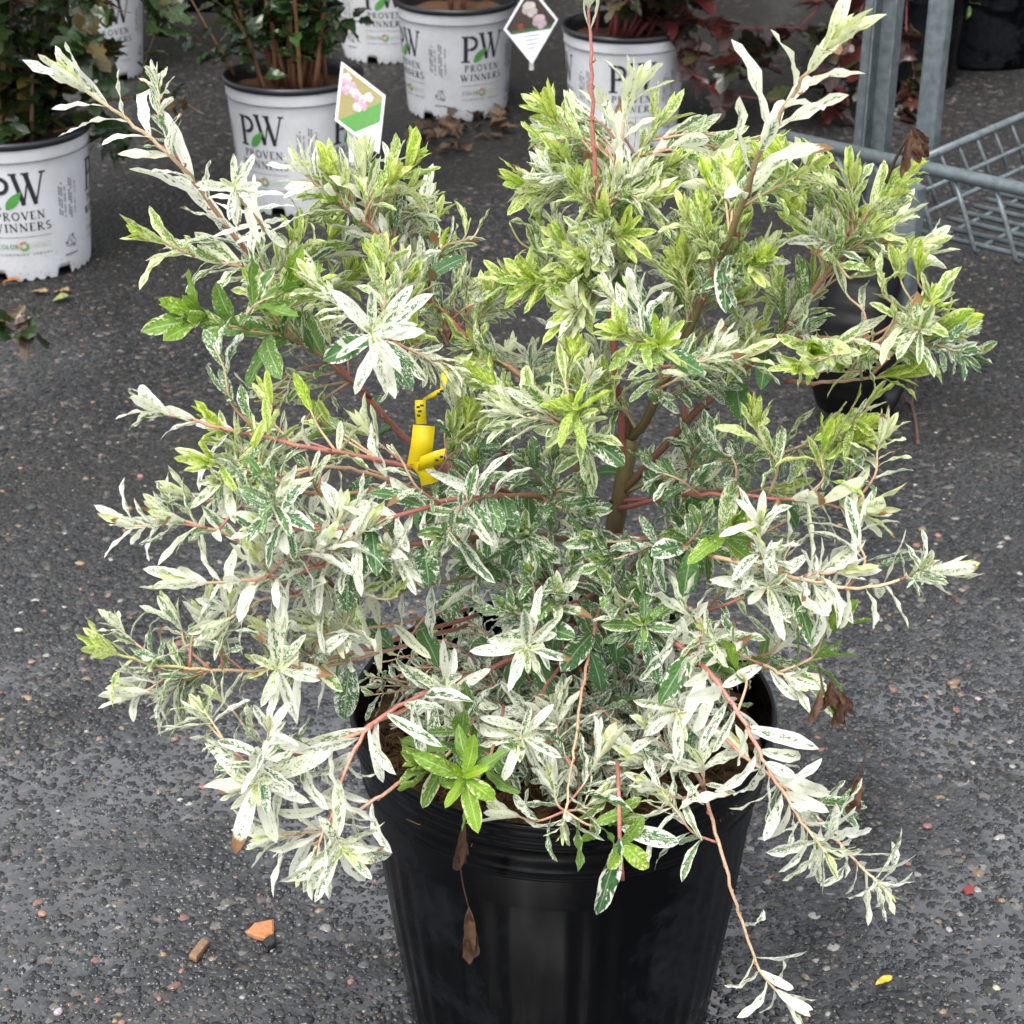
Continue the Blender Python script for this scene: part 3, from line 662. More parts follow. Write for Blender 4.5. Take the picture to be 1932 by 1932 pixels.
def shoot(end_pt, kind, src=None, **opt):
    tip = end_pt
    if src is None:
        dvec = tip - SPt
        dist = np.linalg.norm(dvec, axis=1)
        pen = dist + .6 * np.maximum(0, .02 - dvec[:, 2]) + np.maximum(0, .05 - dist) * 2
        i = int(np.argmin(pen)); p0, T = samples[i][0], samples[i][1]
    else: p0, T = src
    L = np.linalg.norm(tip - p0)
    mid = p0 + unit(unit(tip - p0) * .9 + T * .28) * L * .45 + rng.normal(0, .002, 3)
    end = tip; pre = p0 + (tip - p0) * .78 + np.array([0, 0, -.003])
    P = catmull(np.array([p0, mid, pre, end]), 5)
    b = MB(); n = len(P)
    b.tube(P, np.linspace(.0011, .0006, n), 6, stem_tints(n, 'red' if kind in 'wcdvs' else 'tan', 'tan', 'lime' if kind in 'lgm' else 'cream'))
    b.build("twig", M_STEM, willow)
    dress(P, kind, **opt)
    return P
for (u, v, Y, k) in SPR:
    tip = at_y(u, v, Y) + rng.normal(0, .003, 3) + (np.array([0, 0, -.024]) if v < 780 else 0)
    shoot(tip, k, start=.22, spacing=.0125, scale=rng.uniform(.8, 1.05), tip='star' if (v > 1050 and rng.random() < .4) else 'candle', inner=.5 if k in 'vmw' else None, droop=.3 if v > 700 else .12)
for (u, v, Y, k) in [q for q in SPR if q[1] < 780] * 2:
    tip = at_y(u + rng.normal(0, 42), v + abs(rng.normal(0, 38)) - 6, Y + rng.normal(0, .03)) + np.array([0, 0, -.02])
    shoot(tip, rng.choice(list('mmvcl')), start=.25, spacing=.0115, scale=rng.uniform(.62, .85), inner=.6, droop=.1)
for (u, v, Y, k) in [q for q in SPR if q[1] >= 780 and q[0] < 800]:
    tip = at_y(u + rng.normal(0, 40), v + rng.normal(0, 35), Y + rng.normal(0, .02))
    shoot(tip, rng.choice(list('wwvm')), start=.25, spacing=.0115, scale=rng.uniform(.6, .85), inner=.6, droop=.25)
# short side shoots all over the main stems
for i in rng.choice(len(samples), 90, replace=False):
    p0, T, r = samples[i]
    if project(p0)[1] < 310 or (project(p0)[1] > 1130 and 650 < project(p0)[0] < 1480): continue
    side = unit(np.cross(T, rng.normal(0, 1, 3)))
    out = unit(np.array([p0[0] - .05, p0[1] - 1.33, 0]))
    d = unit(T * .5 + side * .6 + np.array([0, 0, .45]) + out * .2)
    tip = p0 + d * rng.uniform(.035, .085)
    u, v, _ = project(tip)
    k = rng.choice(list('vmvdl')) if v < 800 else rng.choice(list('wvvd'))
    if abs(u - 1100) < 330 and 700 < v < 1200: k = rng.choice(list('ddv'))
    shoot(tip, k, (p0, T), start=.1, spacing=.010, scale=rng.uniform(.55, .9), inner=.45, droop=.2)
# dark older leaves on bare inner stems
for i in rng.choice(len(samples), 260, replace=False):
    p0, T, r = samples[i]; u, v, _ = project(p0)
    if not (650 < u < 1500 and 450 < v < 1250): continue
    pr = unit(np.cross(T, rng.normal(0, 1, 3)))
    add_leaf(p0, unit(T * .4 + pr * .8 + np.array([0, 0, -.5])), np.array([0, -.5, .8]), .04 * rng.uniform(.8, 1.2), .0078 * rng.uniform(.8, 1.2), rng.uniform(.1, .5), rng.uniform(0, .1), 0,
             curl=rng.uniform(.2, .9), twist=rng.normal(0, .4), fold=rng.uniform(.1, .4), wave=rng.uniform(.05, .15))
# low small-leaved shoots over the soil
SOIL_Z = POT_H - .035
for k in range(170):
    a = rng.uniform(0, 2 * math.pi); r1 = rng.uniform(.05, .165)
    r0 = rng.uniform(0, .06); da = rng.normal(0, .5)
    p0 = POT_C + np.array([r0 * math.cos(a + da), r0 * math.sin(a + da), SOIL_Z])
    tip = POT_C + np.array([r1 * math.cos(a), r1 * math.sin(a), SOIL_Z + rng.uniform(.015, .075)])
    if r1 > .15: tip[2] = max(tip[2], POT_H + .012)
    if tip[1] < 1.20 and rng.random() < .45: continue
    mid = (p0 + tip) / 2 + np.array([0, 0, rng.uniform(.01, .05)])
    P = catmull(np.array([p0, mid, tip]), 6); n = len(P)
    b = MB(); b.tube(P, np.linspace(.0013, .0006, n), 5, stem_tints(n, 'red', 'pink' if rng.random() < .6 else 'tan', 'tan')); b.build("twig", M_STEM, willow)
    dress(P, 's', start=.3, spacing=.009, scale=rng.uniform(.8, 1.3), tip='star' if rng.random() < .5 else 'candle', droop=.1, inner=.5)

show = split_by_view(WL)
rest = MB()
for i, (P, t) in enumerate(zip(WL, WT)):
    if i in show:
        b = MB(); b.add(P, LF, t, LLC); b.build("leaf", M_WLEAF, willow)
    else: rest.add(P, LF, t, LLC)
rest.build("foliage", M_WLEAF, willow, True, "stuff")
print("willow leaves", len(WL))

# withered brown leaves and stalks
def withered(name, pts, rad, blades, label):
    b = MB(); P = catmull(px(pts), 5)
    b.tube(P, np.linspace(rad, rad * .6, len(P)), 5, [(.06, .03, .02, 1)] * len(P))
    for (u0, v0, Y0, u1, v1, Y1, w) in blades:
        p, q = at_y(u0, v0, Y0), at_y(u1, v1, Y1)
        for k in range(2):
            L = leaf(p, q - p, np.array([.4 - .8 * k, -1, .1]), np.linalg.norm(q - p) * (1 - .15 * k), w, curl=.2, twist=.9 * (1 if k else -1), fold=.9, wave=.55, ph=k * 2.0 + u0)
            b.add(L, LF, (*(np.array([.10, .052, .03]) * rng.uniform(.7, 1.3)), 1), LLC)
    o = b.build(name, M_DEAD, willow); o["label"] = label
withered("withered_leaf", [(905, 1470, 1.13), (880, 1540, 1.12), (868, 1600, 1.125), (872, 1660, 1.13), (885, 1715, 1.13)], .0009,
         [(877, 1555, 1.12, 865, 1655, 1.125, .0042), (885, 1712, 1.128, 890, 1830, 1.125, .005)], "brown withered stalk with two dead leaves hanging down the pot")
withered("withered_leaf", [(1545, 1260, 1.13), (1560, 1320, 1.11), (1600, 1375, 1.1), (1632, 1410, 1.095), (1620, 1470, 1.09)], .0009,
         [(1620, 1460, 1.09, 1605, 1545, 1.085, .0045), (1560, 1290, 1.11, 1600, 1370, 1.1, .0038), (1590, 1310, 1.1, 1575, 1380, 1.1, .003), (1550, 1300, 1.1, 1530, 1370, 1.09, .003), (1580, 1300, 1.1, 1615, 1350, 1.1, .003), (1570, 1280, 1.1, 1555, 1345, 1.1, .003)],
         "black withered stalk with a dead brown leaf at the right of the pot")
withered("withered_leaf", [(1672, 345, 1.25), (1690, 300, 1.245), (1712, 262, 1.24), (1735, 245, 1.24)], .0014,
         [(1725, 240, 1.24, 1755, 300, 1.24, .0035), (1720, 245, 1.24, 1738, 310, 1.235, .0035), (1715, 250, 1.24, 1705, 340, 1.235, .0025), (1722, 240, 1.24, 1752, 280, 1.24, .003)],
         "tan dried leaf cluster on a red shoot tip by the cart")
withered("withered_leaf", [(825, 620, 1.33), (840, 650, 1.33)], .0008, [(838, 600, 1.33, 848, 650, 1.32, .003)], "small dark dead leaf curled among the upper leaves")

# broken red sprig over the pot front
b = MB(); P = catmull(px([(1165, 1440, 1.15), (1168, 1520, 1.118), (1170, 1600, 1.113), (1175, 1660, 1.112)]), 4)
b.tube(P, .0016, 7, stem_tints(len(P), 'red', 'pink', 'red')); b.build("branch", M_STEM, willow)
for (u, v, Y, u1, v1, Y1, W, wh, li) in [(1170, 1580, 1.112, 1130, 1740, 1.095, .008, .45, .0), (1172, 1590, 1.112, 1225, 1640, 1.1, .007, .4, .8), (1170, 1600, 1.112, 1150, 1640, 1.1, .006, .4, .7), (1172, 1595, 1.112, 1215, 1550, 1.1, .005, .35, .5), (1170, 1560, 1.115, 1280, 1595, 1.1, .007, .6, .05)]:
    p, q = at_y(u, v, Y), at_y(u1, v1, Y1)
    bb = MB(); bb.add(leaf(p, q - p, np.array([.2, -1, .3]), np.linalg.norm(q - p), W, .3, .3, .3, .15, u), LF, (wh, li, 0, rng.random()), LLC); bb.build("leaf", M_WLEAF, willow)

# ------------------------------------------------------------------ black pot of the willow
pot = empty("nursery_pot", POT_C, "large black ribbed plastic nursery pot holding the variegated willow", "plant pot")
b = MB(); H = POT_H
def rib(a, z):
    if z > H - .06: return 0
    return .0007 * math.cos(a * 44) * min(1, (H - .06 - z) / .03) - .0008 * (math.cos(a * 11) > .9)
lathe(b, [(.0, .006), (.128, .006), (.132, 0), (.1345, .005), (.1445, .08), (.1545, .16), (.1625, .24), (.1655, H - .062), (.1665, H - .056)], POT_C, 264, None, rib)
b.build("body", M_POTBLK, pot)
b = MB()
lathe(b, [(.1668, H - .058), (.1712, H - .056), (.1715, H - .052), (.1702, H - .050), (.1716, H - .047), (.1720, H - .040), (.1724, H - .026), (.1762, H - .024), (.1765, H - .020), (.1748, H - .0185), (.1768, H - .016), (.1772, H - .0125), (.1754, H - .011), (.1775, H - .008), (.1785, H - .003), (.1775, H), (.1745, H), (.1735, H - .003), (.1725, H - .008), (.1740, H - .012), (.1725, H - .016), (.1735, H - .021), (.170, H - .03), (.164, H - .09)], POT_C, 128)
b.build("rim", M_POTBLK, pot)
b = MB(); N = 60; V = [POT_C + np.array([0, 0, SOIL_Z])]; F = []
rings = np.linspace(.01, .168, 22)
for r in rings:
    for j in range(N):
        a = 2 * math.pi * j / N; V.append(POT_C + np.array([r * math.cos(a), r * math.sin(a), SOIL_Z + rng.normal(0, .0022) + .006 * math.sin(r * 60 + a * 3) * .5]))
for j in range(N): F.append((0, 1 + j, 1 + (j + 1) % N))
for i in range(len(rings) - 1):
    for j in range(N): F.append((1 + i * N + j, 1 + (i + 1) * N + j, 1 + (i + 1) * N + (j + 1) % N, 1 + i * N + (j + 1) % N))
b.add(V, F, (.075, .04, .02, 1)); b.build("soil", M_SOIL, pot)
b = MB()
for k in range(1500):
    a = rng.uniform(0, 6.283); r = .165 * math.sqrt(rng.random())
    p = POT_C + np.array([r * math.cos(a), r * math.sin(a), SOIL_Z + rng.uniform(0, .006)])
    d = rng.normal(0, 1, 3); d[2] *= .3; d = unit(d) * rng.uniform(.006, .016)
    q = rng.normal(0, .004, 3); q[2] = abs(q[2])
    c = np.array([.17, .085, .035]) * rng.uniform(.35, 1.3)
    b.tube(np.array([p - d, p + q, p + d]), .0004, 3, [(*c, 1)] * 3)
b.build("coir_fibre", M_FIBRE, pot, True, "stuff")

b = MB()
for k in range(520):
    a = rng.uniform(0, 6.283); r = .163 * math.sqrt(rng.random()); p = POT_C + np.array([r * math.cos(a), r * math.sin(a), SOIL_Z + rng.uniform(0, .005)])
    q = rng.uniform(.002, .007, 3) * [1.4, .8, .5]; V = np.array([[x, y, z] for x in (-1, 1) for y in (-1, 1) for z in (-1, 1)]) * q * rng.uniform(.7, 1.2, (8, 1))
    M3 = np.array(Matrix.Rotation(rng.uniform(0, 6), 3, 'Z') @ Matrix.Rotation(rng.uniform(-.6, .6), 3, 'X'))
    b.add(V @ M3.T + p, [(0, 1, 3, 2), (4, 6, 7, 5), (0, 4, 5, 1), (2, 3, 7, 6), (0, 2, 6, 4), (1, 5, 7, 3)], (*(np.array([.10, .055, .03]) * rng.uniform(.25, 1.5)), 1))
b.build("bark_chips", M_SOIL, pot, False, "stuff")

# ------------------------------------------------------------------ yellow ribbon tag
rb = empty("ribbon_tag", at_y(800, 850, 1.36), "yellow plastic ribbon tag tied round a stem with black printed figures", "tag")
def ribbon(name, pts, w, wdir, parent):
    P = catmull(np.asarray(pts), 6); b = MB(); V, F = [], []
    wd = unit(wdir)
    for i, p in enumerate(P):
        q = wd * w / 2; V += [p - q, p + q, p + q + [0, .0003, 0], p - q + [0, .0003, 0]]
    for i in range(len(P) - 1):
        for j in range(4): F.append((i * 4 + j, i * 4 + (j + 1) % 4, i * 4 + 4 + (j + 1) % 4, i * 4 + 4 + j))
    b.add(V, F); return b.build(name, M_TAPE, parent)
Yt = 1.275
ribbon("ribbon_end", px([(800, 803, Yt), (796, 840, Yt - .006), (788, 880, Yt - .004)]), .0165, (1, 0, -.1), rb)
ribbon("ribbon_end", px([(788, 872, Yt - .005), (806, 892, Yt - .009), (811, 913, Yt - .008)]), .0135, (.95, 0, .3), rb)
ribbon("ribbon_end", px([(790, 876, Yt - .008), (815, 866, Yt - .012), (838, 860, Yt - .010)]), .0125, (.2, 0, 1), rb)
ribbon("ribbon_end", px([(793, 755, Yt), (793, 775, Yt - .003), (795, 800, Yt)]), .008, (1, 0, 0), rb)
ribbon("ribbon_loop", px([(795, 757, Yt + .01), (815, 745, Yt), (835, 735, Yt), (838, 700, Yt + .01)]), .009, (.5, 0, .6), rb)
ribbon("ribbon_loop", px([(838, 700, Yt + .01), (850, 688, Yt + .02), (885, 695, Yt + .05), (915, 702, Yt + .08)]), .0035, (.1, 0, 1), rb)
b = MB()
for (u, v, a) in [(789, 768, 0), (792, 776, 0), (790, 784, 0), (796, 765, 0), (833, 738, 1), (828, 743, 1), (842, 706, 1), (846, 697, 1), (833, 862, 0), (824, 868, 0)]:
    p = at_y(u, v, Yt - .018); b.box(p, (.0025, .0004, .0016), 0)
b.build("printed_figures", M_INK, rb, True, 'stuff')

# ------------------------------------------------------------------ white printed pots
def letter_strokes(ch):
    """serif capitals in a unit-high box: (width, [(points, stroke width)])"""
    T, t = .15, .06
    arc = lambda cx, cy, rx, ry, a0, a1, n=10: [(cx + rx * math.cos(R(a)), cy + ry * math.sin(R(a))) for a in np.linspace(a0, a1, n)]
    sf = lambda x, y, w=.26: ([(x - w / 2, y), (x + w / 2, y)], t)
    S_ = {
     'P': (.66, [([(.15, 0), (.15, 1)], T), sf(.15, .02, .34), ([(0, .98), (.3, .98)], t), ([(.15, .97), (.34, .97)], t), (arc(.34, .73, .24, .235, 90, -90), .12), ([(.34, .49), (.15, .49)], t)]),
     'R': (.74, [([(.15, 0), (.15, 1)], T), sf(.15, .02, .32), ([(0, .98), (.3, .98)], t), (arc(.32, .75, .22, .22, 90, -90), .11), ([(.32, .53), (.15, .53)], t), ([(.3, .52), (.62, .02), (.74, .02)], .12)]),
     'O': (.86, [(arc(.43, .5, .35, .47, 0, 360, 24), .12)]),
     'V': (.8, [([(.1, 1), (.42, 0)], T), ([(.42, 0), (.7, 1)], t), sf(.1, .98), sf(.7, .98)]),
     'E': (.6, [([(.14, 0), (.14, 1)], T), ([(0, .02), (.52, .02), (.56, .2)], t), ([(0, .98), (.5, .98), (.52, .82)], t), ([(.14, .52), (.4, .52)], t)]),
     'N': (.84, [([(.13, 0), (.13, 1)], t), ([(.13, 1), (.7, 0)], T), ([(.7, 0), (.7, 1)], t), sf(.13, .02), sf(.1, .98), sf(.7, .98)]),
     'W': (1.16, [([(.1, 1), (.38, 0)], T), ([(.38, 0), (.6, .92)], t), ([(.5, 1), (.78, 0)], T), ([(.78, 0), (1.06, 1)], t), sf(.1, .98), sf(.5, .98), sf(1.06, .98, .22)]),
     'I': (.3, [([(.15, 0), (.15, 1)], T), sf(.15, .02, .3), sf(.15, .98, .3)]),
     'S': (.56, [(arc(.28, .74, .2, .24, 30, 270, 10) + arc(.28, .26, .22, .24, 90, -150, 10), .11)]),
     'C': (.74, [(arc(.42, .5, .35, .47, 50, 310, 18), .12)]),
     'L': (.56, [([(.14, 0), (.14, 1)], T), ([(0, .02), (.5, .02), (.53, .2)], t), sf(.14, .98)]),
     'H': (.82, [([(.14, 0), (.14, 1)], T), ([(.66, 0), (.66, 1)], T), ([(.14, .5), (.66, .5)], t)]),
     'F': (.56, [([(.14, 0), (.14, 1)], T), ([(0, .98), (.5, .98), (.52, .82)], t), ([(.14, .52), (.4, .52)], t), sf(.14, .02)]),
     'G': (.8, [(arc(.42, .5, .35, .47, 50, 320, 18), .12), ([(.7, .1), (.7, .42)], .12)]),
     'U': (.8, [([(.14, 1), (.14, .3)], T), (arc(.4, .3, .26, .27, 180, 360, 10), .1), ([(.66, .3), (.66, 1)], t)]),
     'B': (.66, [([(.15, 0), (.15, 1)], T), (arc(.32, .75, .2, .22, 90, -90), .1), (arc(.32, .27, .24, .25, 90, -90), .1), ([(.15, .98), (.32, .98)], t), ([(.15, .02), (.32, .02)], t)]),
    }
    return S_.get(ch, (.4, []))
def stroke_quads(pts, w, step=None):
    out = []
    for (a, b) in zip(pts[:-1], pts[1:]):
        a, b = np.array(a, float), np.array(b, float); d = b - a; L = np.linalg.norm(d)
        if L < 1e-9: continue
        nrm = np.array([-d[1], d[0]]) / L * w / 2; k = 1 if step is None else max(1, int(L / step))
        for i in range(k):
            p, q = a + d * i / k, a + d * (i + 1) / k
            out.append([p - nrm, q - nrm, q + nrm, p + nrm])
    return out
def text_quads(txt, xc, y, h, width=None, bold=1.0, gap=.1):
    ws = [letter_strokes(c)[0] if c != ' ' else .4 for c in txt]
    tot = sum(ws) + gap * (len(txt) - 1); sx = h if width is None else width / tot
    x = xc - tot * sx / 2; out = []
    for c, w in zip(txt, ws):
        if c != ' ':
            for pts, sw in letter_strokes(c)[1]:
                out += [[(x + p[0] * sx, y + p[1] * h) for p in Q] for Q in stroke_quads(pts, sw * bold, .3)]
        x += (w + gap) * sx
    return out
WH, WRT, WRB = .260, .136, .116
def wall_r(z): return WRB + (WRT - WRB) * z / WH
def on_pot(quads, c, th0, off=.0007):
    V, F = [], []
    for Q in quads:
        n = len(V)
        for (x, z) in Q:
            th = th0 + x / .125; r = wall_r(z) + off
            V.append((c[0] + r * math.sin(th), c[1] - r * math.cos(th), c[2] + z))
        F.append(tuple(range(n, n + len(Q))))
    return V, F
def pot_print(c, th, parent, base_mesh={}):
    """one panel of the print wrapped on the pot wall, facing angle th from the camera side"""
    zt = WH - .018
    Z = lambda f: zt * (1 - f)          # fraction down the wall
    q = text_quads("P", -.0275, Z(.42), zt * .245, .038, 1.05) + text_quads("W", .0225, Z(.42) + .006, zt * .245, .060, 1.0)
    q += [Q for Q in text_quads("PROVEN", .003, Z(.51), zt * .062, .087, 1.1, .16)]
    q += text_quads("WINNERS", .003, Z(.60), zt * .062, .107, 1.1, .16)
    b = MB(); b.add(*on_pot(q, c, th)); b.build("brand_lettering", M_INK, parent, False)
    lf = []
    for k in range(9):
        f0, f1 = k / 9, (k + 1) / 9
        ax = lambda f: np.array([-.020 + .030 * f, Z(.425) + .034 * f])
        nn = np.array([-.75, .66]); w = lambda f: .0085 * math.sin(math.pi * f ** .8)
        lf.append([ax(f0) - nn * w(f0), ax(f1) - nn * w(f1), ax(f1) + nn * w(f1), ax(f0) + nn * w(f0)])
    b = MB(); V, F = on_pot(lf, c, th, .0012); b.add(V, F, (.07, .26, .05, 1)); b.build("leaf_emblem", M_LEAFINK, parent, False)
    q = stroke_quads([(-.048, Z(.645)), (.056, Z(.645))], .0009, .006)
    q += text_quads("FLOWERING SHRUBS", .004, Z(.79), .0042, .1, 1.2, .35)
    b = MB(); b.add(*on_pot(q, c, th)); b.build("small_lettering", M_INKG, parent, False)
    b = MB()
    V, F = on_pot(text_quads("COLOR", -.026, Z(.735), .0085, .040, 1.3, .15), c, th); b.add(V, F, (.12, .2, .06, 1))
    V, F = on_pot(text_quads("CHOICE", .033, Z(.735), .0085, .043, .8, .15), c, th); b.add(V, F, (.32, .45, .24, 1))
    for k in range(12):
        a0, a1 = k * math.pi / 6, (k + 1) * math.pi / 6; cx, cz = .003, Z(.715)
        Q = [(cx + .0048 * math.cos(a0), cz + .0048 * math.sin(a0)), (cx + .0092 * math.cos(a0), cz + .0092 * math.sin(a0)), (cx + .0092 * math.cos(a1), cz + .0092 * math.sin(a1)), (cx + .0048 * math.cos(a1), cz + .0048 * math.sin(a1))]
        V, F = on_pot([Q], c, th, .0011); b.add(V, F, (*[(.5, .12, .16), (.55, .3, .1), (.12, .3, .08)][0 if 2 < k < 5 else (1 if k in (5, 6, 1) else 2)], 1))
    b.build("flower_emblem", M_PRINT, parent, False)
def pot_back_print(c, th, parent):
    zt = WH - .018; Z = lambda f: zt * (1 - f); q = []
    for i, (x, z0, z1) in enumerate([(-.022, .28, .52), (-.017, .27, .53), (-.010, .31, .55), (.0, .25, .57), (.005, .26, .57), (.014, .28, .38), (.014, .42, .54)]):
        n = 14
        for k in range(n):
            if (k * 7 + i * 3) % 5 == 0: continue
            za = Z(z0) + (Z(z1) - Z(z0)) * k / n; zb = Z(z0) + (Z(z1) - Z(z0)) * (k + .72) / n
            q.append([(x - .0014, zb), (x + .0014, zb), (x + .0014, za), (x - .0014, za)])
    q0, q = q, []
    cx, cz, r = .0, Z(.745), .017
    P3 = [(cx + r * math.cos(R(a)), cz + r * math.sin(R(a))) for a in (90, 210, 330)]
    for k in range(3):
        a, d = np.array(P3[k]), np.array(P3[(k + 1) % 3]) - np.array(P3[k])
        q += stroke_quads([a + d * .14, a + d * .74], .0016, .006)
        n = np.array([-d[1], d[0]]) * .16; tip = a + d * .9
        q.append([a + d * .68 - n, tip, a + d * .68 + n])
    q += text_quads("S", cx, cz - .007, .012, .008, .9)
    b = MB(); b.add(*on_pot(q0, c, th)); b.build('care_text', M_INKG, parent, False)
    q += stroke_quads([(cx - .016, Z(.845)), (cx + .016, Z(.845))], .0026, .006)
    b = MB(); b.add(*on_pot(q, c, th)); b.build("recycling_symbol", M_INKG, parent, False)

def white_pot(cx, Y, label, ang, seed, prints=True):
    x = at_y(cx, 200, Y); c = np.array([0, 0, 0.])
    # centre from picture column at the pot's mid height
    for _ in range(4):
        P = np.array([x[0], Y, .13]); u, v, d = project(P); x[0] += (cx - u) * d / FPX
    c = np.array([x[0], Y, 0])
    t = empty("printed_pot", c, label, "plant pot", "white printed pots")
    n = 180; rs = random.Random(seed); notch0 = rs.uniform(0, 6.28)
    def edge(a):
        d = ((a - notch0) / (2 * math.pi) * 6) % 1
        big = .016 if abs(d - .5) < .12 else 0
        small = .0045 * (math.sin((d * 6) * 2 * math.pi) > .1) if abs(d - .5) > .17 else 0
        return .001 + max(big, small)
    b = MB(); prof = [0, .012, .026, .05, .1, .15, .2, WH - .045, WH - .036, WH - .033, WH - .012]
    V, F = [], []
    for i, z in enumerate(prof):
        for j in range(n):
            a = 2 * math.pi * j / n; zz = max(edge(a), z) if i <= 1 else z
            r = wall_r(zz) + (.0015 if z >= WH - .036 else 0) + (-.001 if i == 0 else 0)
            V.append(c + np.array([r * math.cos(a), r * math.sin(a), zz]))
    for i in range(len(prof) - 1):
        for j in range(n): F.append((i * n + j, i * n + (j + 1) % n, (i + 1) * n + (j + 1) % n, (i + 1) * n + j))
    b.add(V, F)
    o = b.build("pot_wall", M_POTWHT, t)
    b = MB(); lathe(b, [(WRT + .001, WH - .013), (WRT + .0035, WH - .0115), (WRT + .0045, WH - .004), (WRT + .003, WH), (WRT - .001, WH + .001), (WRT - .003, WH - .002), (WRT - .004, WH - .02), (wall_r(.03) - .004, .03), (WRB - .004, .02), (0, .02)], c, 72)
    b.build("rim", M_POTIN, t)
    b = MB(); lathe(b, [(WRT + .0007, WH - .0335), (WRT - .0012, WH - .0345), (WRT - .0012, WH - .0355), (WRT + .0002, WH - .0365)], c, 72); b.build("groove_line", M_INKG, t)
    b = MB(); V = [c + np.array([0, 0, WH - .034])]; F = []
    for r in (.03, .06, .09, .115, .1325):
        for j in range(36):
            a = 2 * math.pi * j / 36; V.append(c + np.array([r * math.cos(a), r * math.sin(a), WH - .034 + rng.normal(0, .003)]))
    for j in range(36): F.append((0, 1 + j, 1 + (j + 1) % 36))
    for i in range(4):
        for j in range(36): F.append((1 + i * 36 + j, 1 + (i + 1) * 36 + j, 1 + (i + 1) * 36 + (j + 1) % 36, 1 + i * 36 + (j + 1) % 36))
    b.add(V, F, (.11, .055, .028, 1)); b.build("soil", M_SOIL, t)
    if prints:
        for k in (-1, 0, 1):
            if abs(ang + 90 * k) < 110: pot_print(c, R(ang + 90 * k), t)
            if abs(ang + 90 * k - 45) < 110: pot_back_print(c, R(ang + 90 * k - 45), t)
    return c
PW = {}
PW['left'] = white_pot(37, 3.33, "white printed pot at the left edge under the dark green shrub", 12, 1)
PW['two'] = white_pot(560, 3.70, "white printed pot with the pink flower tag, bushy brown stems above", -28, 2)
PW['three'] = white_pot(862, 4.385, "white printed pot with brown leaf litter round its base", 28, 3)
PW['four'] = white_pot(1178, 4.12, "white printed pot behind the central pink shoot, purple leaves over it", 3, 4)
PW['behind'] = white_pot(728, 4.93, "white printed pot half hidden behind the brown stemmed shrub", 0, 5)
PW['farl'] = white_pot(172, 4.72, "white printed pot hidden in leaves at the upper left", 35, 6)
PW['farl2'] = white_pot(118, 5.45, "white printed pot farthest back at the upper left corner", 5, 7)

def black_pot(cx, Y, rt, rb_, h, label, name="black_pot"):
    P = np.array([0, Y, h * .4]); x = 0
    for _ in range(4):
        u, v, d = project(np.array([x, Y, h * .4])); x += (cx - u) * d / FPX
    c = np.array([x, Y, 0]); t = empty(name, c, label, "plant pot")
    b = MB(); lathe(b, [(0, .004), (rb_ - .006, .004), (rb_, 0), (rb_ + .003, .012), (rb_ + (rt - rb_) * .5, h * .5), (rt - .004, h - .05), (rt + .002, h - .048), (rt + .004, h - .01)], c, 96)
    b.build("body", M_POTBLK2, t)
    b = MB(); lathe(b, [(rt + .004, h - .012), (rt + .007, h - .01), (rt + .008, h - .002), (rt + .004, h), (rt, h - .002), (rt - .004, h - .06), (rt - .006, h - .08)], c, 96); b.build("rim", M_POTBLK2, t)
    b = MB(); lathe(b, [(rt - .004, h - .055), (rt * .6, h - .045), (0.0, h - .042)], c, 48, (.08, .045, .025, 1)); b.build("soil", M_SOIL, t)
    return c
PW['blk_big'] = black_pot(1850, 4.92, .21, .18, .40, "big black plastic pot at the upper right behind the steel cart")
PW['blk_mid'] = black_pot(1700, 4.66, .165, .14, .30, "smaller black pot behind the cart posts with purple foliage draped over it")
PW['blk_far'] = black_pot(395, 5.55, .16, .14, .30, "black pot in deep shade at the top left behind the brown stems")

# ------------------------------------------------------------------ background shrubs
def outline(kind):
    if kind == 'lobed':      # maple-like, five lobes
        pts = []
        for a, r in [(-90, .12), (-60, .42), (-28, .62), (-10, .5), (8, .86), (24, .62), (40, .66), (52, .55), (70, .84), (90, 1.0)]:
            pts.append((r * math.cos(R(a)) * .8, r * math.sin(R(a)) + .1))
        half = pts; full = half + [(-x, y) for x, y in half[::-1][1:-1]]
        return np.array(full)
    if kind == 'toothed':
        ts = np.linspace(0, 1, 9); half = [(.30 * math.sin(math.pi * t ** .8) * (1 + (.16 if i % 2 else -.05)), t) for i, t in enumerate(ts)]
        return np.array(half + [(-x, y) for x, y in half[::-1][1:-1]])
    ts = np.linspace(0, 1, 7); half = [(.27 * math.sin(math.pi * t ** .85), t) for t in ts]
    return np.array(half + [(-x, y) for x, y in half[::-1][1:-1]])
def flat_leaf(kind, seed):
    o = outline(kind); r = random.Random(seed); cen = np.array([0, .42])
    k = r.uniform(.15, .7); f = r.uniform(.1, .45)
    inner = cen + (o - cen) * .5
    P2 = np.vstack([[cen], inner, o]); n = len(o)
    z = -k * (P2[:, 1] ** 2) * .5 + f * np.abs(P2[:, 0]) + np.array([r.gauss(0, .035) for _ in range(len(P2))])
    V = np.c_[P2, z]
    F = [(0, 1 + j, 1 + (j + 1) % n) for j in range(n)] + [(1 + j, 1 + n + j, 1 + n + (j + 1) % n, 1 + (j + 1) % n) for j in range(n)]
    return V, F
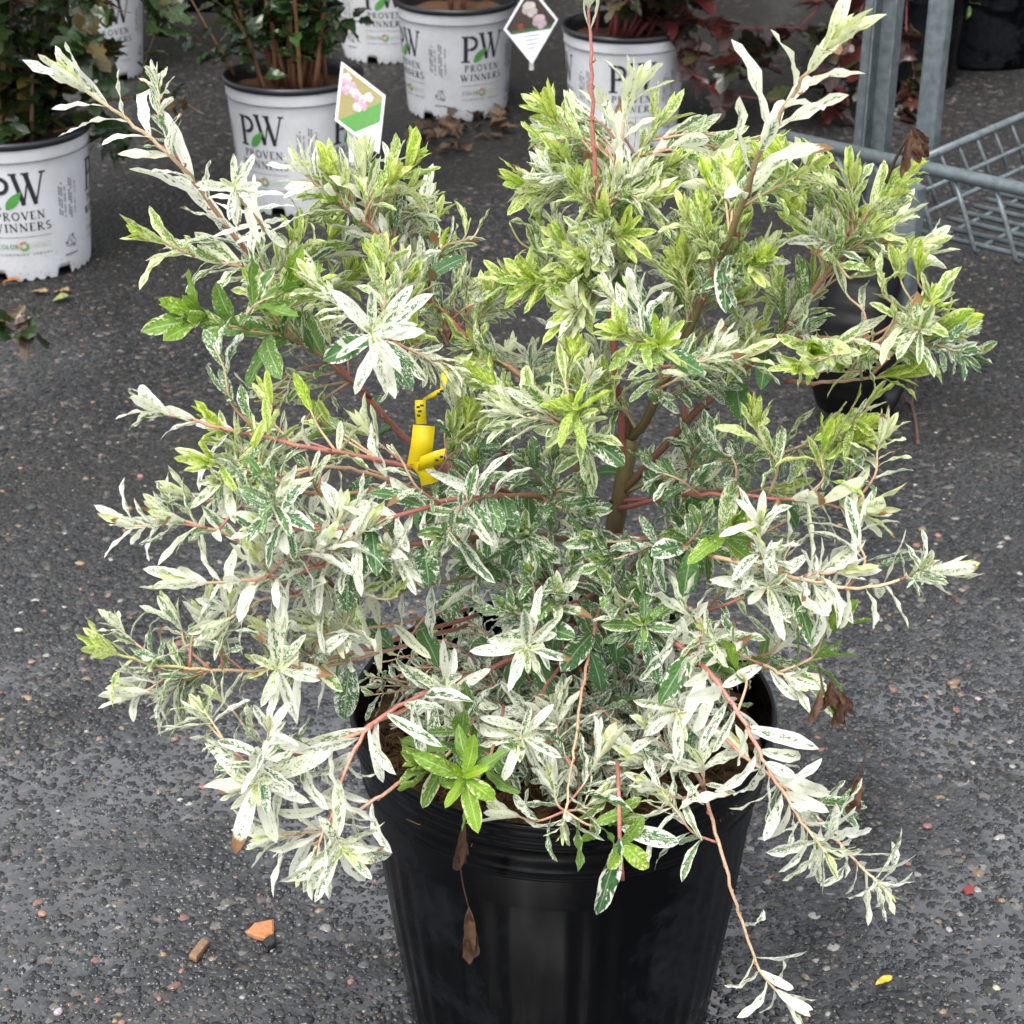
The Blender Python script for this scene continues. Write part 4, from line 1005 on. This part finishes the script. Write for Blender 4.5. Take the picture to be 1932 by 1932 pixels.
SPEC = {  # outline, size, palette
 'viburnum': ('lobed', .040, [(.035, .075, .018), (.05, .10, .025), (.025, .055, .018), (.07, .12, .03), (.13, .10, .025), (.10, .06, .03), (.03, .06, .025), (.09, .16, .06)]),
 'ninebark': ('lobed', .05, [(.05, .022, .026), (.065, .03, .028), (.045, .05, .02), (.05, .065, .022), (.09, .035, .025), (.15, .035, .03), (.075, .06, .028), (.035, .02, .022)]),
 'deutzia': ('toothed', .034, [(.035, .085, .018), (.05, .11, .025), (.03, .065, .02), (.07, .12, .03), (.04, .07, .018)]),
 'evergreen': ('lance', .17, [(.012, .026, .01), (.016, .034, .012), (.01, .02, .009)]),
 'bright': ('lance', .045, [(.09, .24, .02), (.12, .3, .03), (.07, .18, .02)]),
}
for _k in ('viburnum', 'ninebark', 'deutzia'):
    SPEC[_k] = (SPEC[_k][0], SPEC[_k][1], [tuple(x * .72 for x in c) for c in SPEC[_k][2]])
PROTO = {}
for sp, (ol, sz, pal) in SPEC.items():
    PROTO[sp] = []
    for k in range(14):
        V, F = flat_leaf(ol, k * 13 + len(sp)); c = np.array(pal[k % len(pal)]) * random.uniform(.85, 1.2)
        PROTO[sp].append((V, F, (*c, 1), mesh("leaf", V, F, M_BLEAF, np.tile((*c, 1), (len(V), 1)), None)))
def shrub(name, base, label, cat, sp, stems, nleaf, spread, height, stem_rad=.005, stem_col=(.16, .08, .045), lean=(0, 0), first=.25, extra=(), low=.3, group=None, hmin=.7):
    rs = np.random.default_rng(abs(hash(label)) % 1000 if False else len(label) * 7 + stems)
    t = empty(name, base, label, cat, group); segs = []
    for k in range(stems):
        a = 2 * math.pi * (k + rs.uniform(0, .7)) / stems; r = spread * rs.uniform(.35, 1.0)
        p0 = base + np.array([math.cos(a), math.sin(a), 0]) * rs.uniform(.01, .07)
        p0[2] = base[2]
        h = height * rs.uniform(hmin, 1.05) * (1 - .25 * (r / spread) ** 2)
        tip = base + np.array([r * math.cos(a) + lean[0], r * math.sin(a) + lean[1], h])
        mid = p0 + (tip - p0) * .5 + np.array([-.12 * r * math.cos(a), -.12 * r * math.sin(a), .05 * h]) + rs.normal(0, .012, 3)
        segs.append((catmull(np.array([p0, mid, tip]), 6), stem_rad))
    for pts in extra: segs.append((catmull(np.array(pts), 6), stem_rad * .6))
    main = list(segs)
    for (P, r) in main:
        for q in range(rs.integers(2, 5) if r > stem_rad * .9 else 1):
            i = rs.integers(int(len(P) * first), len(P) - 1)
            d = unit(unit(P[i + 1] - P[i]) * .7 + rs.normal(0, .6, 3) + np.array([0, 0, .1])) * rs.uniform(.08, .22)
            segs.append((catmull(np.array([P[i], P[i] + d * .5 + rs.normal(0, .008, 3), P[i] + d]), 4), r * .45))
    for (P, r) in segs:
        b = MB(); n = len(P)
        c = np.array(stem_col)
        b.tube(P, np.linspace(r, r * .4, n), 6, [(*(c * rs.uniform(.8, 1.2)), 1) for _ in range(n)])
        b.build("stem" if r >= stem_rad * .55 else "twig", M_BARK, t)
    mats = []; ol, sz, pal = SPEC[sp]
    w = np.array([arclen(P)[-1] * (.35 if .55 * stem_rad < r < .9 * stem_rad else 1) for P, r in segs]); w /= w.sum()
    while len(mats) < nleaf:
        P, r = segs[rs.choice(len(segs), p=w)]
        f = rs.uniform(low if r >= stem_rad * .99 else .1, 1.0); A = arclen(P); p, T = sample(P, A, f * A[-1])
        pr = unit(np.cross(T, rs.normal(0, 1, 3)))
        d = unit(T * rs.uniform(.1, .7) + pr + np.array([0, 0, rs.uniform(-.5, .3)]))
        nrm = np.array([0, -.25, 1]) + rs.normal(0, .45, 3); nrm = unit(nrm - d * np.dot(nrm, d)); s = np.cross(d, nrm)
        k = sz * rs.uniform(.6, 1.35); p = p + d * .008
        mats.append((np.c_[s * k, d * k, nrm * k], p, rs.integers(0, len(PROTO[sp]))))
    pts = [PROTO[sp][v][0] @ Mx.T + p for (Mx, p, v) in mats]
    show = split_by_view(pts); rest = MB()
    for i, (Mx, p, v) in enumerate(mats):
        V, F, c, me_ = PROTO[sp][v]
        if i in show:
            o = bpy.data.objects.new("leaf", me_); COL.objects.link(o); o.parent = t
            o.matrix_parent_inverse = Matrix.Translation(-Vector(t.location))
            M4 = Matrix.Identity(4)
            for a in range(3):
                for bb in range(3): M4[a][bb] = Mx[a, bb]
                M4[a][3] = p[a]
            o.matrix_basis = M4
        else: rest.add(pts[i], F, c)
    if rest.n: rest.build("foliage", M_BLEAF, t, True, "stuff")
    return t
up = lambda c, h=WH - .03: c + np.array([0, 0, h])
L0 = up(PW['left'])
shrub("leafy_shrub", L0, "dark green lobed-leaf shrub in the pot at the left edge", "shrub", 'viburnum', 13, 1150, .30, .55, .0045, (.13, .075, .04), (.05, 0), .2,
      extra=[[L0 + [.05, 0, .02], at_y(150, 200, 3.35), at_y(240, 185, 3.3), at_y(330, 190, 3.25), at_y(385, 215, 3.22)],
             [L0 + [.08, -.02, .02], at_y(175, 240, 3.35), at_y(215, 290, 3.4), at_y(240, 340, 3.42)],
             [L0 + [-.12, -.08, .03], at_y(-170, 340, 3.2), at_y(-190, 500, 2.95), at_y(-90, 590, 2.75), at_y(0, 605, 2.72), at_y(70, 625, 2.7)]], low=.05)
shrub("leafy_shrub", up(PW['farl']), "green shrub in the pot hidden at the upper left", "shrub", 'viburnum', 11, 800, .3, .6, .0045, (.13, .075, .04), (0, 0), .2, low=.05)
shrub("leafy_shrub", up(PW['farl2']), "green shrub farthest back at the upper left corner", "shrub", 'viburnum', 9, 600, .28, .6, .0045, (.13, .075, .04), (0, 0), .2)
T0 = up(PW['two'])
shrub("stemmy_shrub", T0, "brown stemmed bushy green shrub in the pot with the pink flower tag", "shrub", 'deutzia', 19, 2100, .30, .75, .0048, (.2, .095, .045), (.0, .02), .15,
      extra=[[T0 + [-.115, -.02, .03], at_y(430, 115, 3.66), at_y(390, 50, 3.7), at_y(345, -30, 3.75)], [T0 + [-.05, -.05, 0], at_y(470, 80, 3.62), at_y(440, 20, 3.64), at_y(420, -40, 3.68)]], low=.12)
shrub("leafy_shrub", up(PW['behind']), "green shrub in the half hidden pot at the top", "shrub", 'deutzia', 10, 900, .24, .6, .004, (.17, .085, .05), (0, 0), .2)
shrub("leafy_shrub", up(PW['three']), "small sprouting shrub in the pot with the white flower tag", "shrub", 'deutzia', 6, 200, .2, .6, .004, (.17, .085, .05), (0, .05), .4, low=.55)
F0 = up(PW['four'])
shrub("purple_shrub", F0, "purple leaved shrub with red stems in the pot behind the pink shoot", "shrub", 'ninebark', 12, 1050, .32, .55, .004, (.2, .045, .045), (.14, .04), .2,
      extra=[[F0 + [.05, -.02, 0], at_y(1290, 60, 4.05), at_y(1285, -30, 4.1)], [F0 + [.1, 0, .02], at_y(1300, 130, 4.0), at_y(1370, 175, 3.98), at_y(1480, 190, 4.0)], [F0 + [.08, .02, .06], at_y(1380, 50, 4.1), at_y(1500, 52, 4.15), at_y(1600, 75, 4.2)]], low=.15)
K0 = up(PW['blk_mid'], .26)
shrub("purple_shrub", K0, "purple and olive leaved shrub spilling down behind the cart posts", "shrub", 'ninebark', 12, 1150, .36, .5, .004, (.2, .045, .045), (-.14, -.05), .2,
      extra=[[K0 + [-.1, -.1, .02], at_y(1600, 90, 4.4), at_y(1560, 170, 4.3), at_y(1590, 225, 4.2)], [K0 + [-.02, -.12, .02], at_y(1710, 60, 4.4), at_y(1725, 150, 4.35), at_y(1700, 220, 4.3)], [K0 + [-.12, 0, .05], at_y(1520, 40, 4.45), at_y(1440, 90, 4.4), at_y(1420, 130, 4.35)]], low=.1)
shrub("leafy_shrub", up(PW['blk_big'], .36), "bright green plant in the big black pot at the upper right", "shrub", 'bright', 10, 260, .26, .45, .004, (.12, .14, .05), (-.06, 0), .3,
      extra=[[up(PW['blk_big'], .36) + [-.1, -.12, 0], at_y(1760, -10, 4.7), at_y(1750, 15, 4.65)], [up(PW['blk_big'], .36) + [0, -.15, 0], at_y(1830, -10, 4.7), at_y(1850, 8, 4.62)]], low=.1)
shrub("leafy_shrub", up(PW['blk_far'], .26), "shaded green shrub in the far black pot at the top", "shrub", 'deutzia', 10, 1200, .38, .7, .004, (.15, .08, .05), (0, 0), .2)
# unseen hedge added beyond the frame's top edge to darken ground and its reflections
for k in range(7):
    p = np.array([-1.8 + k * .6, 6.2 + .12 * (k % 2), 0])
    shrub("unseen_hedge_shrub", p, "dense dark shrub in the row standing beyond the pots", "shrub", 'evergreen', 18, 2400, .45, 2.7, .008, (.12, .07, .05), (0, 0), .1, low=.0, hmin=.12, group="unseen shrubs added to darken reflections")

# ------------------------------------------------------------------ plant tags
def plant_tag(corners, label, flowers):
    c = np.array(corners); cen = c.mean(0); t = empty("plant_tag", cen, label, "plant tag")
    nrm = unit(np.cross(c[1] - c[0], c[3] - c[0])); nrm = nrm if nrm[1] < 0 else -nrm
    def quad(a, lift, colr, name, m=M_PRINT):
        b = MB(); a = np.array(a); b.add(a + nrm * lift, [tuple(range(len(a)))], (*colr, 1)); return b, name, m
    b = MB(); b.add(np.vstack([c, c - nrm * .0012]), [(0, 1, 2, 3), (7, 6, 5, 4)] + [(i, i + 4, (i + 1) % 4 + 4, (i + 1) % 4) for i in range(4)]); b.build("card", M_CARD, t, False)
    T, Rr, Bt, L = c           # top, right, bottom, left
    ins = lambda p, k=.9: cen + (p - cen) * k
    lerp = lambda a, b_, f: a + (b_ - a) * f
    pk, col_bg, heads, band = flowers
    r_, l_ = lerp(ins(T), ins(Rr), pk[0]), lerp(ins(T), ins(L), pk[1])
    r2, l2 = (lerp(ins(Rr), ins(Bt), pk[2]) if pk[2] else r_), (lerp(ins(L), ins(Bt), pk[3]) if pk[3] else l_)
    poly = [ins(T), ins(Rr) if pk[2] else r_, r2, l2, ins(L)]
    bb = MB(); bb.add(np.array(poly) + nrm * .0006, [tuple(range(len(poly)))], (*col_bg, 1)); bb.build("photo_print", M_PRINT, t, False)
    bb = MB(); s = np.linalg.norm(c[1] - c[3])
    ex = unit(c[1] - c[3]); ez = unit(np.cross(nrm, ex)); ez = ez if ez[2] > 0 else -ez
    for (fx, fz, fr, fc) in heads:
        p = ins(T) + (ins(Rr) - ins(T)) * fx + (ins(L) - ins(T)) * fz
        for q in range(7):
            a = q * 2.4; rr_ = fr * s * (.5 if q else .6); pc = p + (ex * math.cos(a) + ez * math.sin(a)) * fr * s * (.55 if q else 0)
            V = [pc + (ex * math.cos(x) + ez * math.sin(x)) * rr_ + nrm * (.0010 + .00006 * q) for x in np.linspace(0, 2 * math.pi, 8)[:-1]]
            k = .75 + .35 * ((q * 5) % 4) / 3
            bb.add(V, [tuple(range(7))], (*[min(.85, x * k) for x in fc], 1))
    bb.build("flower_print", M_PRINT, t, False)
    bb = MB(); bb.add(np.array([r2, lerp(r2, ins(Bt), band[0]), lerp(l2, ins(Bt), band[0]), l2]) + nrm * .0008, [(0, 1, 2, 3)], (*band[1], 1)); bb.build("green_band", M_PRINT, t, False)
    bb = MB()
    for k in range(4):
        f = band[0] + .12 + k * .13; a, d = lerp(r2, ins(Bt), f), lerp(l2, ins(Bt), f)
        p, q = lerp(a, d, .25), lerp(a, d, .72); h = (p - q); hh = unit(np.cross(nrm, h)) * .0012
        bb.add(np.array([p - hh, p + hh, q + hh, q - hh]) + nrm * .0008, [(0, 1, 2, 3)], (.35, .37, .4, 1))
    bb.build("text_lines", M_PRINT, t, False)
    return t, cen
Yg = 3.545
tg, cen = plant_tag([at_y(644, 116, Yg + .02), at_y(727, 180, Yg), at_y(715, 290, Yg - .02), at_y(632, 227, Yg)], "white plant tag with pink blossom photo at the rim of the second pot",
   ((0, 0, .1, .03), (.30, .26, .10), [(x, z, .085, (.55, .32, .4) if k % 2 else (.7, .55, .6)) for k, (x, z) in enumerate([(.12, .15), (.11, .26), (.2, .31), (.27, .23), (.37, .31), (.45, .36), (.68, .2), (.56, .43), (.44, .52), (.1, .4), (.52, .34)])], (.42, (.08, .27, .05))))
b = MB(); p = at_y(672, 262, Yg); b.box((p[0] - .01, Yg + .012, .2), (.012, .0015, .16)); b.build("stake", M_CARD, tg, False)
tg, cen = plant_tag([at_y(1000, -29, 4.24), at_y(1053, 37, 4.23), at_y(1004, 121, 4.22), at_y(950, 55, 4.23)], "diamond plant tag with dark photo of white flower heads between two pots",
   ((0, 0, .12, .1), (.035, .02, .018), [(.27, .3, .14, (.5, .46, .42)), (.66, .3, .13, (.5, .38, .42)), (.3, .72, .06, (.25, .03, .03))], (.1, (.04, .12, .03))))
b = MB(); b.box((at_y(1003, 100, 4.25)[0], 4.235, .2), (.01, .0015, .14)); b.build("stake", M_CARD, tg, False)

# ------------------------------------------------------------------ galvanised shelf cart
RZ = .383
A0, A1 = at_z(1525, 268, RZ), at_z(1932, 358, RZ)
ed = unit(A1 - A0); bd = np.array([-ed[1], ed[0], 0]); bd = bd if bd[1] > 0 else -bd
A1 = A0 + ed * 1.0; A0 = A0 - ed * .05
cart = empty("shelf_cart", np.array([.62, 2.7, 0]), "grey galvanised steel wire shelf cart on black wheels at the right", "cart")
def rod(name, pts, r, n=8, m=M_GALV):
    b = MB(); b.tube(np.asarray(pts), r, n); return b.build(name, m, cart)
rod("front_rail", [A0, (A0 + A1) / 2, A1], .0102, 14)
FZ = RZ - .105
C0 = at_z(1748, 300, RZ)                    # where the side rail meets the shelf
s0 = np.dot(C0 - A0, ed)
corner = A0 + ed * (s0 - .005)
DEP = .62
rod("side_rail", [corner + bd * .03, corner + bd * DEP], .0062, 10)
for k, (dz, db) in enumerate([(-.045, .02), (-.075, 0)]):
    rod("side_rod", [corner + bd * .0 + np.array([0, 0, dz]) + ed * (.012 + .01 * k), corner + bd * DEP + np.array([0, 0, dz]) + ed * (.012 + .01 * k)], .0038)
sp = .066
b0 = corner + ed * .02
for k in range(11):                          # zigzag side wires
    p = corner + bd * (.03 + k * .055)
    rod("side_wire", [p + [0, 0, 0], p + bd * .022 + ed * .012 + [0, 0, -.045], p + bd * .03 + ed * .022 + [0, 0, -.078]], .0032, 6)
for k in range(-4, 15):                      # front wires that bend into the floor
    p = corner + ed * (.008 + k * sp)
    if np.dot(p - A0, ed) < .02: continue
    f = p + ed * .045 - bd * .0
    low = np.array([f[0], f[1], FZ])
    end = DEP if k >= 0 else .04
    rod("shelf_wire", [p + [0, 0, -.006], p + (low - p) * .5, low + (p - low) * .03, low + bd * .006 + [0, 0, -.004], low + bd * .03, low + bd * (end * .5), low + bd * end], .0037, 7)
for k in range(16):                          # floor rods parallel to the front rail
    q = corner + bd * (.015 + k * .040); st = 0.02 if k else -.16
    rod("cross_rod", [np.array([q[0], q[1], FZ + .0045]) + ed * st, np.array([q[0], q[1], FZ + .0045]) + ed * .80], .0042, 7)
def post(u, v, Y, z0, z1, w, d, name="post", yaw=None, channel=False):
    p = at_y(u, v, Y); b = MB(); a = math.atan2(ed[1], ed[0]) if yaw is None else yaw
    if channel:
        ca, sa = math.cos(a), math.sin(a)
        b.box((p[0], p[1], (z0 + z1) / 2), (w, .003, z1 - z0), a)
        for sg in (-1, 1): b.box((p[0] + sg * ca * w / 2 + sa * d / 2, p[1] + sg * sa * w / 2 - ca * d / 2, (z0 + z1) / 2), (.003, d, z1 - z0), a)
    else:
        # round-cornered tube
        V, F = [], []; n = 20
        for z in (z0, z1):
            for j in range(n):
                th = 2 * math.pi * j / n; cx, cy = math.cos(th), math.sin(th)
                x = w / 2 * math.copysign(abs(cx) ** .45, cx); y = d / 2 * math.copysign(abs(cy) ** .45, cy)
                V.append((p[0] + x * math.cos(a) - y * math.sin(a), p[1] + x * math.sin(a) + y * math.cos(a), z))
        F = [(j, (j + 1) % n, n + (j + 1) % n, n + j) for j in range(n)] + [tuple(range(n, 2 * n))]
        b.add(V, F)
    return b.build(name, M_GALV, cart, False)
post(1762, 140, 2.80, .34, 1.5, .034, .026)
post(1672, 150, 2.92, .17, 1.5, .036, .022, "channel_post", channel=True)
post(1628, 200, 2.98, .17, 1.5, .017, .017)
post(1698, 560, 2.60, .12, RZ - .01, .040, .030)
rod("brace", [at_y(1762, 260, 2.80), at_y(1672, 300, 2.92)], .007, 8)
# wheel
wc = at_y(1636, 640, 2.64); wc[2] = .134
ax = unit(np.array([math.cos(R(24)), -math.sin(R(24)), 0])); wx = np.array([-ax[1], ax[0], 0]); wz = np.array([0, 0, 1.0])
def wheel_lathe(prof, n=72, tread=None):
    V, F = [], []
    for (r, x) in prof:
        for j in range(n):
            a = 2 * math.pi * j / n; rr = r + (tread if tread and j % 4 < 2 and r > .128 else 0)
            V.append(wc + ax * x + (wx * math.cos(a) + wz * math.sin(a)) * rr)
    for i in range(len(prof) - 1):
        for j in range(n): F.append((i * n + j, i * n + (j + 1) % n, (i + 1) * n + (j + 1) % n, (i + 1) * n + j))
    return V, F
b = MB(); b.add(*wheel_lathe([(.07, -.05), (.112, -.056), (.127, -.048), (.1335, -.026), (.134, 0), (.1335, .026), (.127, .048), (.112, .054), (.095, .05), (.088, .03)], 112, .0025)); tyre = b.build("wheel", M_RUBBER, cart, True)
b = MB(); b.add(*wheel_lathe([(.09, .03), (.084, .034), (.06, .026), (.03, .028), (.024, .045), (.0, .045)])); h = b.build("hub", mat("dark_hub", (.012, .013, .014), .6, .2), None)
h.parent = tyre
b = MB(); b.box(wc + ax * .062 + np.array([0, 0, .03]), (.004, .04, .15), math.atan2(ax[1], ax[0])); b.build("fork_plate", M_GALV, cart, False)
b = MB(); b.box(wc + np.array([0, 0, .132]), (.13, .05, .006), math.atan2(ax[1], ax[0])); b.build("fork_crown", M_GALV, cart, False)

# ------------------------------------------------------------------ small things lying on the asphalt
def chip(name, pts, h, col, label, cat, m=M_WOOD, group=None):
    P = np.array([at_z(u, v) for u, v in pts]); n = len(P); cen = P.mean(0)
    top = cen + (P - cen) * .86 + [0, 0, h]; top[:, 2] += rng.normal(0, h * .12, n)
    b = MB(); b.add(np.vstack([P + [0, 0, .001], P + [0, 0, h * .7], top]), [tuple(range(2 * n, 3 * n))] + [(i, (i + 1) % n, n + (i + 1) % n, n + i) for i in range(n)] + [(n + i, n + (i + 1) % n, 2 * n + (i + 1) % n, 2 * n + i) for i in range(n)], (*col, 1))
    return tag(b.build(name, m, None, False), label, cat, group)
chip("wood_chip", [(466, 1765), (480, 1750), (517, 1742), (517, 1768), (500, 1778), (478, 1772)], .007, (.42, .17, .07), "orange brown wood chip on the wet asphalt beside a black stone", "wood chip")
chip("wood_chip", [(357, 1810), (382, 1777), (396, 1783), (371, 1818)], .006, (.2, .115, .065), "brown oblong stick of wood on the wet asphalt", "wood chip")
chip("black_stone", [(495, 1785), (510, 1772), (522, 1778), (520, 1790), (505, 1796)], .008, (.012, .013, .014), "small black stone lying beside the orange wood chip", "stone", M_STONE)
chip("red_petal", [(1815, 1680), (1826, 1672), (1838, 1676), (1836, 1688), (1822, 1690)], .003, (.2, .03, .035), "small dark red petal on the asphalt at the lower right", "petal")
def ground_leaf(u0, v0, u1, v1, w, col, label, cat, group=None, name="fallen_leaf", m=M_DEAD):
    p, q = at_z(u0, v0, .004), at_z(u1, v1, .006); b = MB()
    b.add(leaf(p, q - p, np.array([0, 0, 1.0]), np.linalg.norm(q - p), w, .25, rng.normal(0, .3), .3, .15, u0), LF, (*col, 1), LLC)
    return tag(b.build(name, m), label, cat, group)
ground_leaf(1652, 1858, 1684, 1838, .0035, (.65, .5, .05), "small yellow fallen leaf on the asphalt at the lower right", "leaf")
ground_leaf(1340 + 260, 1075, 1625, 1070, .002, (.2, .3, .06), "tiny green fallen leaf on the asphalt at the right", "leaf")
# twig on the ground by the wheel
b = MB(); P = catmull(np.array([at_z(1728, 705, .03), at_z(1725, 740, .012), at_z(1720, 762, .006), at_z(1728, 800, .005), at_z(1732, 838, .004)]), 5)
b.tube(P, np.linspace(.002, .0028, len(P)), 6, [(.09, .045, .035, 1)] * len(P))
P2 = catmull(np.array([at_z(1721, 765, .006), at_z(1705, 748, .012), at_z(1690, 735, .018)]), 4); b.tube(P2, .0015, 5, [(.09, .045, .035, 1)] * len(P2))
tag(b.build("fallen_twig", M_BARK), "forked reddish brown twig on the asphalt below the cart wheel", "twig")
# litter round the third pot
lit = "curled brown dead leaf in the drift at the foot of the pot"
for k in range(46):
    u = rng.uniform(770, 960); v = rng.uniform(222, 285) if k < 34 else rng.uniform(215, 260)
    if v > 262 and u > 900: continue
    p = at_z(u, v, .006); V, F = flat_leaf('lobed' if k % 3 else 'toothed', 300 + k)
    a = rng.uniform(0, 6.28); sc = rng.uniform(.02, .036)
    V = V * sc; V[:, 2] *= 1.6
    tl = rng.normal(0, .5)
    V = np.c_[V[:, 0], V[:, 1] * math.cos(tl) - V[:, 2] * math.sin(tl), V[:, 1] * math.sin(tl) + V[:, 2] * math.cos(tl)]
    V = np.c_[V[:, 0] * math.cos(a) - V[:, 1] * math.sin(a), V[:, 0] * math.sin(a) + V[:, 1] * math.cos(a), V[:, 2]]
    V[:, 2] += .004 - V[:, 2].min(); V += [p[0], p[1], 0]
    c = np.array([.09, .055, .032]) * rng.uniform(.4, 1.6)
    b = MB(); b.add(V, F, (*c, 1)); tag(b.build("dead_leaf", M_DEAD), lit, "leaf", "dead leaves drifted round the middle pot")
for (u, v, c, l) in [(40, 535, (.35, .13, .03), "orange dead leaf at the foot of the left white pot"), (130, 553, (.33, .2, .1), "tan dead leaf in front of the left white pot"), (90, 552, (.3, .22, .1), "pale buff dead leaf in front of the left white pot"), (135, 562, (.22, .25, .08), "yellow green fallen leaf in front of the left white pot")]:
    p = at_z(u, v, .006); V, F = flat_leaf('toothed', u); a = rng.uniform(-.5, .5) + 1.57; V = V * .035
    V = np.c_[V[:, 0] * math.cos(a) - V[:, 1] * math.sin(a), V[:, 0] * math.sin(a) + V[:, 1] * math.cos(a), V[:, 2]]; V[:, 2] += .004 - V[:, 2].min(); V += [p[0], p[1], 0]
    b = MB(); b.add(V, F, (*c, 1)); tag(b.build("dead_leaf", M_DEAD), l, "leaf")
# weed in a crack
b = MB(); p = at_z(1085, 298)
for k in range(14):
    a = rng.uniform(0, 6.28); d = np.array([math.cos(a), math.sin(a), rng.uniform(.3, .9)])
    b.add(leaf(p + rng.normal(0, .012, 3) * [1, 1, 0], d, np.array([0, 0, 1.0]), rng.uniform(.015, .03), .006, .5, 0, .2, .1, a), LF, (.08, .2, .03, 1), LLC)
tag(b.build("weed_plant", M_BLEAF), "tiny green weed sprouting from the asphalt in front of the pots", "weed")
